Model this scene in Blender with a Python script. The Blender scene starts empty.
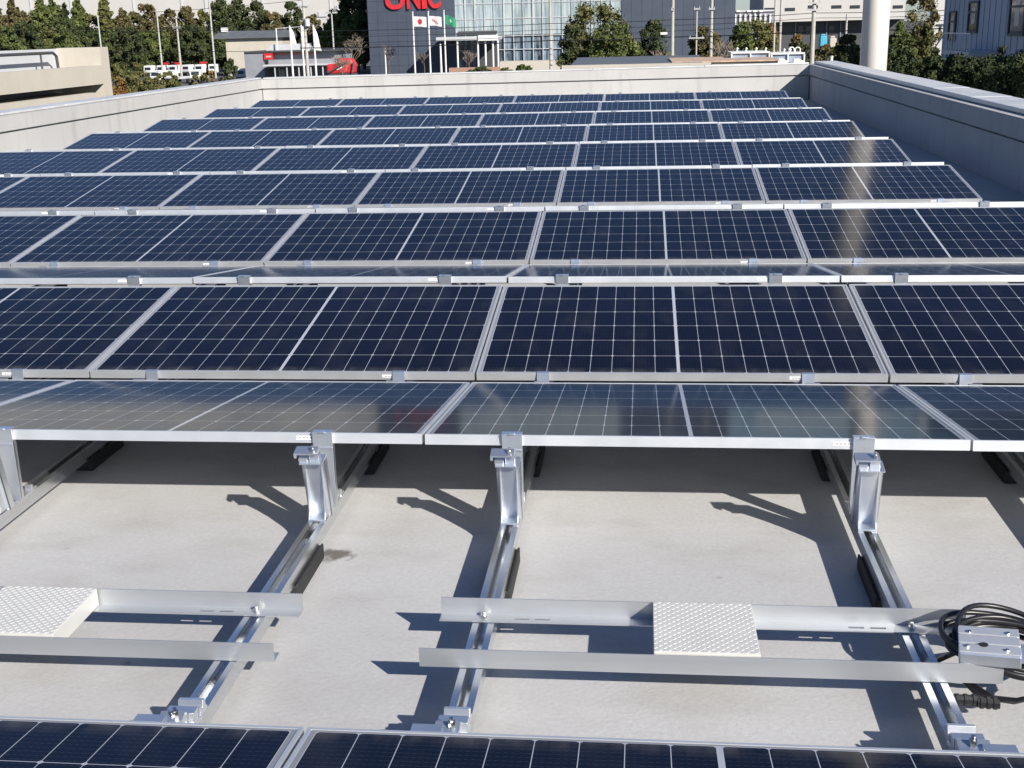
import bpy, bmesh, math, random
from mathutils import Vector, Matrix, Euler
R = math.radians
S = bpy.context.scene
COL = S.collection
random.seed(11)

# ------------------------------------------------------------------ camera, sky, sun, exposure
CAM = Vector((0.69437, -4.89882, 1.60314)); F = 1214.28
TH, PS, RO = 0.28452, 0.10863, -0.02473
fw = Vector((-math.sin(PS)*math.cos(TH), math.cos(PS)*math.cos(TH), -math.sin(TH)))
r0 = Vector((math.cos(PS), math.sin(PS), 0)); u0 = r0.cross(fw)
rt = r0*math.cos(RO)+u0*math.sin(RO); up = -r0*math.sin(RO)+u0*math.cos(RO)
cd = bpy.data.cameras.new('camera'); co = bpy.data.objects.new('camera', cd); COL.objects.link(co)
m = Matrix((rt, up, -fw)).transposed().to_4x4(); m.translation = CAM
co.matrix_world = m
cd.sensor_width = 36; cd.lens = F/1024*36; cd.clip_start = 0.05; cd.clip_end = 6000
S.camera = co
SUN_EL, SUN_AZ = R(30.0), R(-47.0)            # azimuth from +X towards +Y
sd = Vector((math.cos(SUN_AZ)*math.cos(SUN_EL), math.sin(SUN_AZ)*math.cos(SUN_EL), math.sin(SUN_EL)))
W = bpy.data.worlds.new('World'); S.world = W; W.use_nodes = True
nt = W.node_tree; sky = nt.nodes.new('ShaderNodeTexSky'); sky.sky_type = 'NISHITA'; sky.sun_disc = False
sky.sun_elevation = SUN_EL; sky.sun_rotation = math.atan2(sd.x, sd.y); sky.air_density = 1.0; sky.dust_density = 0.25; sky.ozone_density = 2.5
mx = nt.nodes.new('ShaderNodeMix'); mx.data_type = 'RGBA'; mx.blend_type = 'MULTIPLY'; mx.inputs[0].default_value = 1; mx.inputs[7].default_value = (.80, .95, 1.22, 1)
nt.links.new(sky.outputs[0], mx.inputs[6]); nt.links.new(mx.outputs[2], nt.nodes['Background'].inputs[0]); nt.nodes['Background'].inputs[1].default_value = 0.05
sl = bpy.data.lights.new('sun', 'SUN'); sl.energy = 5.0; sl.angle = R(0.5); sl.color = (1, .94, .85)
so = bpy.data.objects.new('sun', sl); COL.objects.link(so); so.rotation_euler = sd.to_track_quat('Z', 'Y').to_euler()
S.view_settings.view_transform = 'Standard'; S.view_settings.look = 'None'; S.view_settings.gamma = 1
S.view_settings.exposure = 0.78
S.render.engine = 'CYCLES'
S.cycles.use_denoising = True
S.cycles.max_bounces = 8; S.cycles.sample_clamp_indirect = 8

# ------------------------------------------------------------------ helpers
def PX(x, y, Y):
    d = fw + rt*((x-512)/F) - up*((y-384)/F)
    return CAM + d*((Y-CAM.y)/d.y)

class MB:
    def __init__(s): s.v = []; s.f = []; s.mi = []; s.cur = 0
    def add(s, vs, fs):
        b = len(s.v); s.v += [tuple(v) for v in vs]
        for f in fs: s.f.append(tuple(b+i for i in f)); s.mi.append(s.cur)
        return s
    def box(s, x0, x1, y0, y1, z0, z1, M=None):
        vs = [Vector((x, y, z)) for z in (z0, z1) for y in (y0, y1) for x in (x0, x1)]
        if M is not None: vs = [M @ v for v in vs]
        return s.add(vs, [(0,2,3,1),(4,5,7,6),(0,1,5,4),(2,6,7,3),(0,4,6,2),(1,3,7,5)])
    def prism(s, prof, x0, x1, axis='x', M=None):
        n = len(prof); vs = []
        for x in (x0, x1):
            for a, b in prof:
                vs.append(Vector((x, a, b)) if axis == 'x' else Vector((a, x, b)) if axis == 'y' else Vector((a, b, x)))
        if M is not None: vs = [M @ v for v in vs]
        fs = [tuple(range(n))[::-1], tuple(range(n, 2*n))] + [(i, (i+1) % n, n+(i+1) % n, n+i) for i in range(n)]
        return s.add(vs, fs)
    def tube(s, pts, r, n=8, cap=True, r1=None, closed=False):
        pts = [Vector(p) for p in pts]; k = len(pts); rings = []
        side = None
        for i, p in enumerate(pts):
            if closed: t = pts[(i+1) % k]-pts[i-1]
            else: t = pts[min(i+1, k-1)]-pts[max(i-1, 0)]
            t.normalize()
            if side is None: side = t.orthogonal().normalized()
            side = (side - t*side.dot(t))
            side = side.normalized() if side.length > 1e-5 else t.orthogonal().normalized()
            b = t.cross(side); rr = r if r1 is None else r+(r1-r)*i/max(1, k-1)
            rings.append([p+(side*math.cos(2*math.pi*j/n)+b*math.sin(2*math.pi*j/n))*rr for j in range(n)])
        vs = [v for q in rings for v in q]; fs = []
        for i in range(k if closed else k-1):
            a, c = i*n, ((i+1) % k)*n
            fs += [(a+j, a+(j+1) % n, c+(j+1) % n, c+j) for j in range(n)]
        if cap and not closed: fs += [tuple(range(n))[::-1], tuple(range((k-1)*n, k*n))]
        return s.add(vs, fs)
    def build(s, name, mats, parent=None, smooth=False, bevel=0):
        me = bpy.data.meshes.new(name); me.from_pydata(s.v, [], s.f)
        if not isinstance(mats, (list, tuple)): mats = [mats]
        for q in mats: me.materials.append(q)
        me.polygons.foreach_set('material_index', s.mi)
        bm = bmesh.new(); bm.from_mesh(me); bmesh.ops.recalc_face_normals(bm, faces=bm.faces); bm.to_mesh(me); bm.free()
        if smooth: me.polygons.foreach_set('use_smooth', [True]*len(me.polygons))
        o = bpy.data.objects.new(name, me); COL.objects.link(o)
        if parent: o.parent = parent
        if bevel:
            b = o.modifiers.new('bevel', 'BEVEL'); b.width = bevel; b.segments = 2; b.limit_method = 'ANGLE'
        return o

def tag(o, label, cat, group=None):
    o['label'] = label; o['category'] = cat
    if group: o['group'] = group
    return o
def thing(name, label, cat, loc=(0, 0, 0), rot=(0, 0, 0), group=None):
    o = bpy.data.objects.new(name, None); COL.objects.link(o); o.location = loc; o.rotation_euler = rot
    o.empty_display_size = .1
    return tag(o, label, cat, group)
def dup(root, loc, rot=None, label=None, group=None, scale=None):
    kids = {}
    for ob in COL.objects:
        if ob.parent: kids.setdefault(ob.parent.name, []).append(ob)
    return _dup(root, kids, loc, rot, label, group, scale)
def _dup(root, kids, loc, rot, label, group, scale=None):
    r = root.copy(); COL.objects.link(r); r.location = loc
    if rot is not None: r.rotation_euler = rot
    if scale is not None: r.scale = scale
    if label: r['label'] = label
    if group: r['group'] = group
    for c in kids.get(root.name, []):
        d = c.copy(); COL.objects.link(d); d.parent = r
        for g in kids.get(c.name, []):
            e = g.copy(); COL.objects.link(e); e.parent = d
    return r
def kidmap():
    k = {}
    for ob in COL.objects:
        if ob.parent: k.setdefault(ob.parent.name, []).append(ob)
    return k
def structure(o): o['kind'] = 'structure'; return o
ORD = ['zeroth','first','second','third','fourth','fifth','sixth','seventh','eighth','ninth','tenth','eleventh','twelfth','thirteenth']

# ------------------------------------------------------------------ materials
class N:
    def __init__(s, name):
        s.m = bpy.data.materials.new(name); s.m.use_nodes = True; s.t = s.m.node_tree
        s.b = s.t.nodes['Principled BSDF']
    def n(s, typ, **kw):
        q = s.t.nodes.new(typ)
        for k, v in kw.items(): setattr(q, k, v)
        return q
    def lk(s, a, b): s.t.links.new(a, b)
    def put(s, sock, v):
        if hasattr(v, 'is_output'): s.lk(v, sock)
        else: sock.default_value = v
    def math(s, op, a, b=0.0, c=0.0):
        q = s.n('ShaderNodeMath', operation=op); s.put(q.inputs[0], a); s.put(q.inputs[1], b); s.put(q.inputs[2], c)
        return q.outputs[0]
    def mix(s, f, a, b):
        q = s.n('ShaderNodeMix', data_type='RGBA'); s.put(q.inputs[0], f)
        s.put(q.inputs[6], a if hasattr(a, 'is_output') else (*a, 1)); s.put(q.inputs[7], b if hasattr(b, 'is_output') else (*b, 1))
        return q.outputs[2]
    def coord(s, which='Object'): return s.n('ShaderNodeTexCoord').outputs[which]
    def noise(s, scale, detail=4, vec=None, stretch=None, rough=.55):
        q = s.n('ShaderNodeTexNoise'); q.inputs['Scale'].default_value = scale; q.inputs['Detail'].default_value = detail
        q.inputs['Roughness'].default_value = rough
        v = vec if vec is not None else s.coord()
        if stretch:
            mp = s.n('ShaderNodeMapping'); mp.inputs['Scale'].default_value = stretch; s.lk(v, mp.inputs[0]); v = mp.outputs[0]
        s.lk(v, q.inputs['Vector']); return q.outputs[0]
    def ramp(s, v, lo, hi, a=0.0, b=1.0):
        q = s.n('ShaderNodeMapRange', clamp=True); s.put(q.inputs[0], v)
        q.inputs[1].default_value = lo; q.inputs[2].default_value = hi; q.inputs[3].default_value = a; q.inputs[4].default_value = b
        return q.outputs[0]
    def base(s, v): s.put(s.b.inputs['Base Color'], v if hasattr(v, 'is_output') else (*v, 1))
    def set(s, rough=None, metal=None, spec=None):
        if rough is not None: s.put(s.b.inputs['Roughness'], rough)
        if metal is not None: s.put(s.b.inputs['Metallic'], metal)
        if spec is not None: s.b.inputs['Specular IOR Level'].default_value = spec
    def bump(s, h, strength=.2, dist=.01):
        q = s.n('ShaderNodeBump'); q.inputs['Strength'].default_value = strength; q.inputs['Distance'].default_value = dist
        s.lk(h, q.inputs['Height']); s.lk(q.outputs[0], s.b.inputs['Normal'])

def simple(name, col, rough=.6, metal=0., var=.12, scale=4., spec=.4, stretch=None):
    k = N(name); d = tuple(c*(1-var) for c in col); e = tuple(min(1, c*(1+var)) for c in col)
    nz = k.noise(scale, 5, stretch=stretch)
    k.base(k.mix(k.ramp(nz, .3, .7), d, e)); k.set(k.ramp(nz, .3, .7, max(.03, rough-.07), min(1, rough+.07)), metal, spec)
    return k.m

def m_concrete():
    k = N('roof_concrete'); c = k.coord()
    big = k.noise(.55, 5, c); mid = k.noise(3.2, 6, c, (1, 1.5, 1)); fine = k.noise(70, 4, c); strk = k.noise(2.5, 5, c, (.6, 2.6, 1))
    col = k.mix(k.ramp(big, .33, .68), (.375, .377, .38), (.455, .46, .468))
    col = k.mix(k.ramp(mid, .48, .74, 0, .5), col, (.30, .29, .278))
    col = k.mix(k.ramp(strk, .55, .8, 0, .25), col, (.53, .525, .52))
    col = k.mix(k.ramp(fine, .3, .7, 0, .30), col, (.27, .25, .235))
    sp = k.n('ShaderNodeTexVoronoi'); sp.inputs['Scale'].default_value = 3.1; k.lk(c, sp.inputs['Vector'])
    spd = k.math('ADD', sp.outputs['Distance'], k.math('MULTIPLY', fine, .06))
    col = k.mix(k.ramp(spd, .035, .075, .6, 0), col, (.15, .135, .12))
    # dried water / oil mark beside the rail
    vm = k.n('ShaderNodeVectorMath', operation='DISTANCE'); k.lk(c, vm.inputs[0]); vm.inputs[1].default_value = (-.268, -1.40, 0)
    dd = k.math('ADD', vm.outputs['Value'], k.math('MULTIPLY', k.math('SUBTRACT', k.noise(22, 5, c), .5), .16))
    col = k.mix(k.ramp(dd, .02, .062, .9, 0), col, (.09, .082, .075))
    k.base(col); k.set(k.ramp(mid, .3, .7, .62, .85), 0, .25); k.bump(fine, .25, .004); return k.m

def m_cells():
    k = N('solar_cells'); c = k.coord(); sx = k.n('ShaderNodeSeparateXYZ'); k.lk(c, sx.inputs[0])
    X, Y = sx.outputs[0], sx.outputs[1]
    xs = k.math('SUBTRACT', k.math('ABSOLUTE', k.math('SUBTRACT', X, .861)), .006)
    ys = k.math('SUBTRACT', Y, .0175)
    def line(v, w):
        q = k.math('DIVIDE', v, w); fr = k.math('FRACT', k.math('ADD', q, .5))
        return k.math('MULTIPLY', k.math('ABSOLUTE', k.math('SUBTRACT', fr, .5)), w)
    dc = line(xs, .0925); dr = line(ys, .1832)
    l1 = k.math('LESS_THAN', dc, .0010); l2 = k.math('LESS_THAN', dr, .0012)
    dia = k.math('LESS_THAN', k.math('ADD', dc, dr), .0082)
    out = k.math('MAXIMUM', k.math('LESS_THAN', xs, .0008), k.math('GREATER_THAN', xs, .8335))
    outy = k.math('MAXIMUM', k.math('LESS_THAN', ys, -.0008), k.math('GREATER_THAN', ys, 1.1))
    white = k.math('MAXIMUM', k.math('MAXIMUM', k.math('MAXIMUM', l1, l2), dia), k.math('MAXIMUM', out, outy))
    bus = k.math('LESS_THAN', line(k.math('SUBTRACT', ys, .0092), .01832), .00045)
    pad = k.math('GREATER_THAN', k.math('FRACT', k.math('DIVIDE', xs, .0153)), .45)
    bus = k.math('MULTIPLY', bus, k.math('ADD', k.math('MULTIPLY', pad, .12), .05))
    # cell to cell tint
    ci = k.n('ShaderNodeCombineXYZ'); k.lk(k.math('FLOOR', k.math('DIVIDE', X, .0925)), ci.inputs[0]); k.lk(k.math('FLOOR', k.math('DIVIDE', ys, .1832)), ci.inputs[1])
    oi = k.n('ShaderNodeObjectInfo'); k.lk(k.math('MULTIPLY', oi.outputs['Random'], 50), ci.inputs[2])
    wn = k.n('ShaderNodeTexWhiteNoise', noise_dimensions='3D'); k.lk(ci.outputs[0], wn.inputs['Vector'])
    cell = k.mix(k.math('MULTIPLY', k.math('ADD', wn.outputs['Value'], oi.outputs['Random']), .5), (.0022, .0030, .0080), (.0038, .0050, .0135))
    col = k.mix(bus, cell, (.25, .27, .32))
    col = k.mix(white, col, (.34, .365, .41))
    col = k.mix(k.math('MAXIMUM', outy, k.math('GREATER_THAN', xs, .8335)), col, (.20, .21, .235))
    dust = k.noise(5, 6, c, (1, .5, 1))
    low = k.math('MULTIPLY', k.ramp(Y, .008, .075, .30, 0), k.ramp(k.noise(9, 4, c, (1.5, .6, 1)), .35, .7))
    col = k.mix(low, col, (.24, .22, .20))
    col = k.mix(k.ramp(dust, .5, .85, 0, .05), col, (.30, .28, .26))
    k.base(col); k.set(k.ramp(dust, .3, .8, .085, .14), 0, .5); k.b.inputs['IOR'].default_value = 1.185
    return k.m

def m_metal(name, col, rough, metal=1., axis=None):
    k = N(name); st = {'x': (.3, 14, 14), 'y': (14, .3, 14), 'z': (14, 14, .3)}.get(axis, (3, 3, 3))
    nz = k.noise(3, 4, stretch=st); nz2 = k.noise(6, 4)
    k.base(k.mix(k.ramp(nz, .3, .7), tuple(c*.93 for c in col), col))
    k.set(k.ramp(k.math('MULTIPLY', k.math('ADD', nz, nz2), .5), .3, .7, max(.05, rough-.04), rough+.06), metal, .5)
    return k.m

def m_foliage(name, a, b, c3=None, sc=.35):
    k = N(name); g = k.coord('Object')
    n1 = k.noise(sc, 3, g); n2 = k.noise(2.3, 2, g)
    col = k.mix(k.ramp(n2, .35, .65), a, b)
    if c3: col = k.mix(k.ramp(n1, .5, .66), col, c3)
    k.base(col); k.set(.75, 0, .2); return k.m

M = {}
M['concrete'] = m_concrete(); M['cells'] = m_cells()
M['frame'] = m_metal('anodised_frame', (.70, .71, .72), .41, .66)
M['bare'] = m_metal('bare_aluminium', (.74, .77, .81), .30, .88)
M['railm'] = m_metal('rail_aluminium', (.72, .74, .76), .24, .97, 'y')
M['barm'] = m_metal('angle_aluminium', (.54, .56, .58), .44, .78, 'x')
M['plate'] = m_metal('tread_plate', (.58, .575, .55), .5, .25)
M['backs'] = simple('backsheet', (.62, .62, .60), .5)
M['rubber'] = simple('black_rubber', (.016, .016, .017), .65, var=.3)
M['cable'] = simple('cable_jacket', (.010, .010, .012), .38, var=.3, spec=.5)
M['bolt'] = m_metal('bolt_steel', (.72, .70, .66), .25, 1.)
M['sticker'] = simple('sticker', (.78, .78, .76), .5, var=.04)
M['print'] = simple('sticker_print', (.12, .12, .13), .5)
M['dark'] = simple('dark_void', (.01, .01, .011), .7)

def m_wall(name, col, streak=.18, sc=1.):
    k = N(name); c = k.coord()
    s1 = k.noise(5*sc, 5, c, (1, 1, .12)); s2 = k.noise(1.1*sc, 5, c); s3 = k.noise(60, 3, c)
    q = k.mix(k.ramp(s2, .35, .7), tuple(x*.92 for x in col), col)
    q = k.mix(k.ramp(s1, .52, .8, 0, streak*2), q, tuple(x*.6 for x in col))
    k.base(q); k.set(.75, 0, .25); k.bump(s3, .15, .003); return k.m
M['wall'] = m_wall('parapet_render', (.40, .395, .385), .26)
M['wall_r'] = m_wall('parapet_render_shaded_stained', (.36, .365, .37), .34)  # stained render for the shaded wall, its shade partly put into a cooler, darker base
M['coping'] = simple('coping_metal', (.55, .55, .55), .45, .3, var=.1, scale=3)
M['cream'] = m_wall('cream_wall', (.44, .405, .345), .08)
M['pillar'] = simple('pillar_paint', (.66, .63, .58), .42, var=.05, scale=2, stretch=(1, 1, .2))
M['asphalt'] = simple('asphalt', (.075, .074, .072), .9, var=.3, scale=.05)

# ------------------------------------------------------------------ ground and host roof
g = MB(); g.add([(-3000, -600, -7.7), (3000, -600, -7.7), (3000, 5000, -7.7), (-3000, 5000, -7.7)], [(0, 1, 2, 3)])
structure(g.build('ground', M['asphalt']))
WL, WR = -7.55, 4.25                               # inner faces of the side parapets
FL, FR = Vector((WL, 21.75, 0)), Vector((WR, 22.18, 0))
TOP, GRV = .73, .52
b = MB(); b.prism([(-8.1, -9), (4.9, -9), (4.9, 22.6), (-8.1, 22.2)], -7.69, 0, 'z')
structure(b.build('roof_floor', M['concrete']))

def parapet(label, A, B, mat, thick=.42, jl=1.85, inset=.10, hi=.035, k0=1., k1=1.):
    """wall whose inner face runs A->B; the body lies on the right-hand side of A->B turned away from the roof"""
    d = (B-A); Ln = d.length; a = math.atan2(d.y, d.x)
    t = thing('parapet_wall', label, 'wall', (A.x, A.y, 0), (0, 0, a))
    w = MB()
    w.box(0, Ln, .02, thick, .002, GRV-.03)
    w.box(0, Ln, .055, thick, GRV-.03, GRV)             # recessed shadow joint
    w.box(0, Ln, 0, thick, GRV, TOP)
    w.build('wall', mat, t)
    x = 0.; c = MB(); random.seed(int(Ln*10))
    while x < Ln:
        e = min(Ln, x+jl); h = TOP+hi+random.uniform(-.004, .004)
        c.box(x+.004, e-.004, inset, thick+.03, TOP+.003, h); x = e
    c.build('coping', M['coping'], t, bevel=.008)
    for o in COL.objects:      # the wall top falls slightly along its length
        if o.parent == t:
            for v in o.data.vertices: v.co.z *= k0+(k1-k0)*v.co.x/Ln
    return t
parapet('long pale rendered parapet wall running along the left side of the roof', Vector((WL, -6, 0)), FL+Vector((0, .3, 0)), M['wall'], k0=.915, k1=.915)
parapet('pale sunlit parapet wall across the far end of the solar roof', FL, FR, M['wall'], jl=2.4, thick=.35, k0=.915)
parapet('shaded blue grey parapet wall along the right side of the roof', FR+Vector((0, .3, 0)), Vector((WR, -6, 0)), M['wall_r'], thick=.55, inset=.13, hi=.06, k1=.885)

# ------------------------------------------------------------------ solar array
PW, PL, PXT, TILT, GV, GR = 1.722, 1.134, 1.732, .1329, .1409, .2272
CL, SN = PL*math.cos(TILT), PL*math.sin(TILT)
PER = 2*CL+GV+GR; ZV = .19
FH = .034
def panel_proto(name, sticker_at_high):
    t = thing(name, 'x', 'solar panel')
    f = MB(); w = .009
    # hollow-looking frame: outer walls, upper lip, lower inward flange
    for (x0, x1, y0, y1) in ((0, PW, 0, w), (0, PW, PL-w, PL), (0, w, w, PL-w), (PW-w, PW, w, PL-w)):
        f.box(x0, x1, y0, y1, -.006, 0)
    s = .0025
    for (x0, x1, y0, y1) in ((0, PW, 0, s), (0, PW, PL-s, PL), (0, s, s, PL-s), (PW-s, PW, s, PL-s)):
        f.box(x0, x1, y0, y1, -FH, -.006)
    for (x0, x1, y0, y1) in ((s, PW-s, s, .028), (s, PW-s, PL-.028, PL-s), (s, .028, .028, PL-.028), (PW-.028, PW-s, .028, PL-.028)):
        f.box(x0, x1, y0, y1, -FH, -FH+.002)
    f.build('frame', M['frame'], t)
    g = MB(); g.box(w-.004, PW-w+.004, w-.004, PL-w+.004, -.0052, -.0016)
    me = g.build('glass', [M['cells'], M['backs']], t)
    for p in me.data.polygons:
        if p.normal.z < -.5: p.material_index = 1
    k = MB()
    if sticker_at_high: k.box(.33, .42, PL, PL+.0012, -.023, -.011)
    else: k.box(1.32, 1.41, -.0012, 0, -.023, -.011)
    k.cur = 1
    for i in range(6):
        if sticker_at_high:
            x = .342+i*.012; k.box(x, x+.008, PL+.0012, PL+.0015, -.019, -.015)
        else:
            x = 1.332+i*.012; k.box(x, x+.008, -.0015, -.0012, -.019, -.015)
    k.build('sticker', [M['sticker'], M['print']], t)
    return t
def visible(xs, Y, z):
    out = []
    for x in xs:
        d = Vector((x, Y, z))-CAM; zz = d.dot(fw); out.append(512+F*d.dot(rt)/zz if zz > .3 else None)
    return out
protoB = panel_proto('solar_panel', False); protoA = panel_proto('solar_panel', True)
KM = kidmap(); first = {'A': protoA, 'B': protoB}; used = set()
def place_row(typ, k):
    rowtxt = None
    if typ == 'B': rowtxt = '%s row tilted towards the camera' % (ORD[k+1] if k else 'nearest')
    elif k >= 0: rowtxt = '%s row tilted away from the camera' % (ORD[k+1] if k else 'nearest')
    else: rowtxt = 'row cut by the bottom edge of the photo'
    vis = []
    for i in range(-4, 2):
        x0 = i*PXT; Ym = k*PER
        a, b_ = visible([x0+.15, x0+PW-.15], Ym+(0.5 if typ == 'B' else -.25), ZV+.1)
        if k == -1: a, b_ = visible([x0+.1, x0+PW-.1], Ym-.12, ZV)
        inn = a is not None and b_ > 0 and a < 1024
        near = a is not None and b_ > -700 and a < 1700
        if inn or near: vis.append((i, inn))
    ins = [i for i, q in vis if q]
    for i, inn in vis:
        if inn:
            j = ins.index(i); n = len(ins)
            pos = 'leftmost' if j == 0 else 'rightmost' if j == n-1 else '%s from left' % ORD[j+1]
            lab = '%s dark blue solar panel, %s' % (pos, rowtxt) if pos.endswith('most') else 'dark blue solar panel, %s in the %s' % (pos, rowtxt)
        else:
            lab = 'solar panel continuing the %s outside the photo' % rowtxt
        if typ == 'B':
            loc = (i*PXT, k*PER+GV/2, ZV); rot = (TILT, 0, 0)
        else:
            loc = (i*PXT+PW, k*PER-GV/2, ZV); rot = (TILT, 0, math.pi)
        # tiny mounting differences from panel to panel
        random.seed(hash((typ == 'A', k+5, i+9)))
        rot = (rot[0]+random.uniform(-.002, .002), rot[1]+random.uniform(-.0006, .0006), rot[2]+random.uniform(-.0008, .0008))
        if typ not in used:
            p = first[typ]; p.location = loc; p.rotation_euler = rot; p['label'] = lab; used.add(typ)
        else: p = _dup(first[typ], KM, loc, rot, lab, None)
        p['group'] = 'solar panels of the roof array'
place_row('A', -1)
for k in range(0, 8):
    place_row('A', k); place_row('B', k)

# rails
RX = [i*PXT+o for i in range(-4, 2) for o in (.292, 1.397)]
for q_, d_ in ((6, -.004), (7, -.004), (8, -.005), (4, .011), (10, .009)): RX[q_] += d_   # rails are never set out perfectly
RZ0, RZ1 = .046, .090
def make_rail(x):
    t = thing('mounting_rail', 'x', 'rail', (x, 0, 0))
    h = .029; y0, y1 = -4.2, 20.3 if x > -6.3 else 18.9
    pr = [(-h, RZ0), (h, RZ0), (h, RZ1), (h-.017, RZ1), (h-.017, RZ1-.008), (h-.008, RZ1-.008), (h-.008, RZ0+.010), (-h+.008, RZ0+.010), (-h+.008, RZ1-.008), (-h+.017, RZ1-.008), (-h+.017, RZ1), (-h, RZ1)]
    q = MB(); q.prism(pr, y0, y1, 'y'); q.build('channel', M['railm'], t)
    pm = MB(); pm.box(-.037, .037, -.150, .150, .001, RZ0-.001)
    for e in (-1, 1): pm.box(e*.037-.004, e*.037+.004, -.150, .150, .001, RZ0+.006)
    first = None
    for j in range(-1, 22):
        yy = -1.575+(j-1)*1.045
        if yy < y0+.2 or yy > y1-.3: continue
        if first is None:
            first = pm.build('rubber_pad', M['rubber'], t, bevel=.004); first.location = (0, yy, 0)
        else:
            c = first.copy(); COL.objects.link(c); c.parent = t; c.location = (0, yy, 0)
    return t
nvis = 0
rail_names = {}
for n, x in enumerate(RX):
    a = visible([x], -1.6, .1)[0]
    inn = a is not None and -20 < a < 1040
    t = make_rail(x)
    if inn:
        nvis += 1; rail_names[n] = nvis
    t['label'] = {1: 'aluminium mounting rail leaving the photo at the left edge, furthest left of the open bay', 2: 'aluminium mounting rail under the left walkway bars', 3: 'aluminium mounting rail crossed by the left end of the longer walkway bars', 4: 'aluminium mounting rail beside the coiled black cable'}.get(nvis if inn else 0, 'aluminium mounting rail mostly hidden under the solar panels')
    t['group'] = 'mounting rails along the roof'

# ridge brackets: rear post under the panel behind, front post for the panel before
def bracket_mesh(parts, far=False):
    """fills the dict of MBs; origin on the rail axis at the front edge of the rear panel"""
    rp = parts['rear_post']; w = .033
    rp.prism([(-.012, RZ1+.001), (-.004, RZ1+.001), (-.004, .300), (-.004, ZV+SN-FH-.004), (-.006, ZV+SN+.006), (-.014, ZV+SN+.006)], -w, w)     # plate facing the camera
    rp.box(-w, w, -.012, .09, RZ1, RZ1+.006)
    for e in (-1, 1): rp.box(e*w-.003*(e > 0), e*w+.003*(e < 0), -.010, .010, RZ1+.006, ZV+SN-FH-.003)
    rp.box(-w, w, -.018, -.004, .292, .297)
    rc = parts['rear_clamp']; rc.box(-w, w, -.016, .012, ZV+SN+.004, ZV+SN+.009); rc.box(-.010, .010, -.022, -.010, ZV+SN+.008, ZV+SN+.013)
    rk = parts['rail_clip']; rk.prism([(.070, RZ1+.001), (.112, RZ1+.001), (.112, RZ1+.008), (.086, RZ1+.008), (.084, RZ1+.024), (.072, RZ1+.024)], .004, .028)
    fp = parts['front_post']; y = -.095; w = .038
    Mt = Matrix.Translation((0, y, RZ1)) @ Matrix.Rotation(-R(-13), 4, 'X') @ Matrix.Translation((0, 0, 0))
    hgt = .160 if far else .214
    fp.box(-w, w, -.003, .003, 0, hgt, Mt)
    for e in (-1, 1):
        x0 = e*.026
        fp.prism([(-.003, hgt*.97), (-.003, .0), (-.060, .0), (-.036, .035), (-.018, hgt*.45)], x0-.002, x0+.002, 'x', Mt)
    fp.box(-w, w, -.030, .030, hgt, hgt+.004, Mt)
    fp.box(-w, -w+.004, -.003, .03, 0, hgt, Mt); fp.box(w-.004, w, -.003, .03, 0, hgt, Mt)
    fp.box(-.028, .028, -.065, .03, RZ1, RZ1+.006, Matrix.Translation((0, y+.01, 0)))
    if far: return
    fc = parts['front_clamp']; z = hgt+.004
    fc.box(-.006, .024, -.012, .012, z, z+.030, Mt); fc.box(-.040, -.012, -.020, .018, z, z+.013, Mt); fc.box(-.052, .022, -.026, .020, z+.030, z+.036, Mt)
    fc.box(-.052, -.044, -.026, .020, z+.018, z+.030, Mt)
    bo = parts['bolt']; c = Mt @ Vector((.008, -.010, z+.0355))
    bo.tube([c, c+Vector((0, 0, .010))], .0075, 6); bo.tube([c+Vector((0, 0, .01)), c+Vector((0, 0, .02))], .004, 8)
BP = {'rail_clip': MB(), 'rear_post': MB(), 'rear_clamp': MB(), 'front_post': MB(), 'front_clamp': MB(), 'bolt': MB()}
bracket_mesh(BP)
br = thing('ridge_bracket', 'x', 'bracket')
for nme, q in BP.items():
    q.build(nme.split('_')[-1] if nme in ('rear_clamp', 'front_clamp') else nme, M['bolt'] if nme == 'bolt' else M['bare'], br, bevel=.001 if nme != 'bolt' else 0)
# far copies are one mesh
allm = MB()
rp2 = {'rail_clip': allm, 'rear_post': allm, 'rear_clamp': allm, 'front_post': allm, 'front_clamp': allm, 'bolt': allm}; bracket_mesh(rp2, True)
br_far = tag(allm.build('ridge_bracket', M['bare']), 'x', 'bracket')
# valley clamp
vc = thing('valley_clamp', 'x', 'clamp')
q = MB(); q.box(-.033, .033, -.045, .045, RZ1+.001, RZ1+.012); q.prism([(-.030, RZ1+.012), (.030, RZ1+.012), (.022, .128), (-.022, .128)], -.030, .030)
q.build('base', M['bare'], vc, bevel=.002)
for e in (-1, 1):
    q = MB(); yy = e*GV/2
    q.prism([(yy-e*.046, .128), (yy-e*.046, .136), (yy-e*.010, .150), (yy-e*.004, ZV+.004), (yy+e*.010, ZV+.006), (yy+e*.010, ZV+.002), (yy-e*.001, ZV-.002), (yy-e*.006, .142), (yy-e*.020, .128)], -.026, .026)
    q.build('clamp_tab', M['bare'], vc)
q = MB(); q.tube([(0, 0, .128), (0, 0, .142)], .008, 6); q.build('bolt', M['bolt'], vc)
allv = MB(); e = -1
allv.box(-.033, .033, -.045, .045, RZ1+.001, .13)
for e in (-1, 1):
    yy = e*GV/2
    allv.prism([(yy-e*.046, .128), (yy-e*.010, .150), (yy-e*.004, ZV+.004), (yy+e*.010, ZV+.006), (yy+e*.010, ZV+.002), (yy-e*.001, ZV-.002), (yy-e*.006, .142), (yy-e*.020, .128)], -.026, .026)
vc_far = tag(allv.build('valley_clamp', M['bare']), 'x', 'clamp')
KM = kidmap(); u1 = set()
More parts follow.
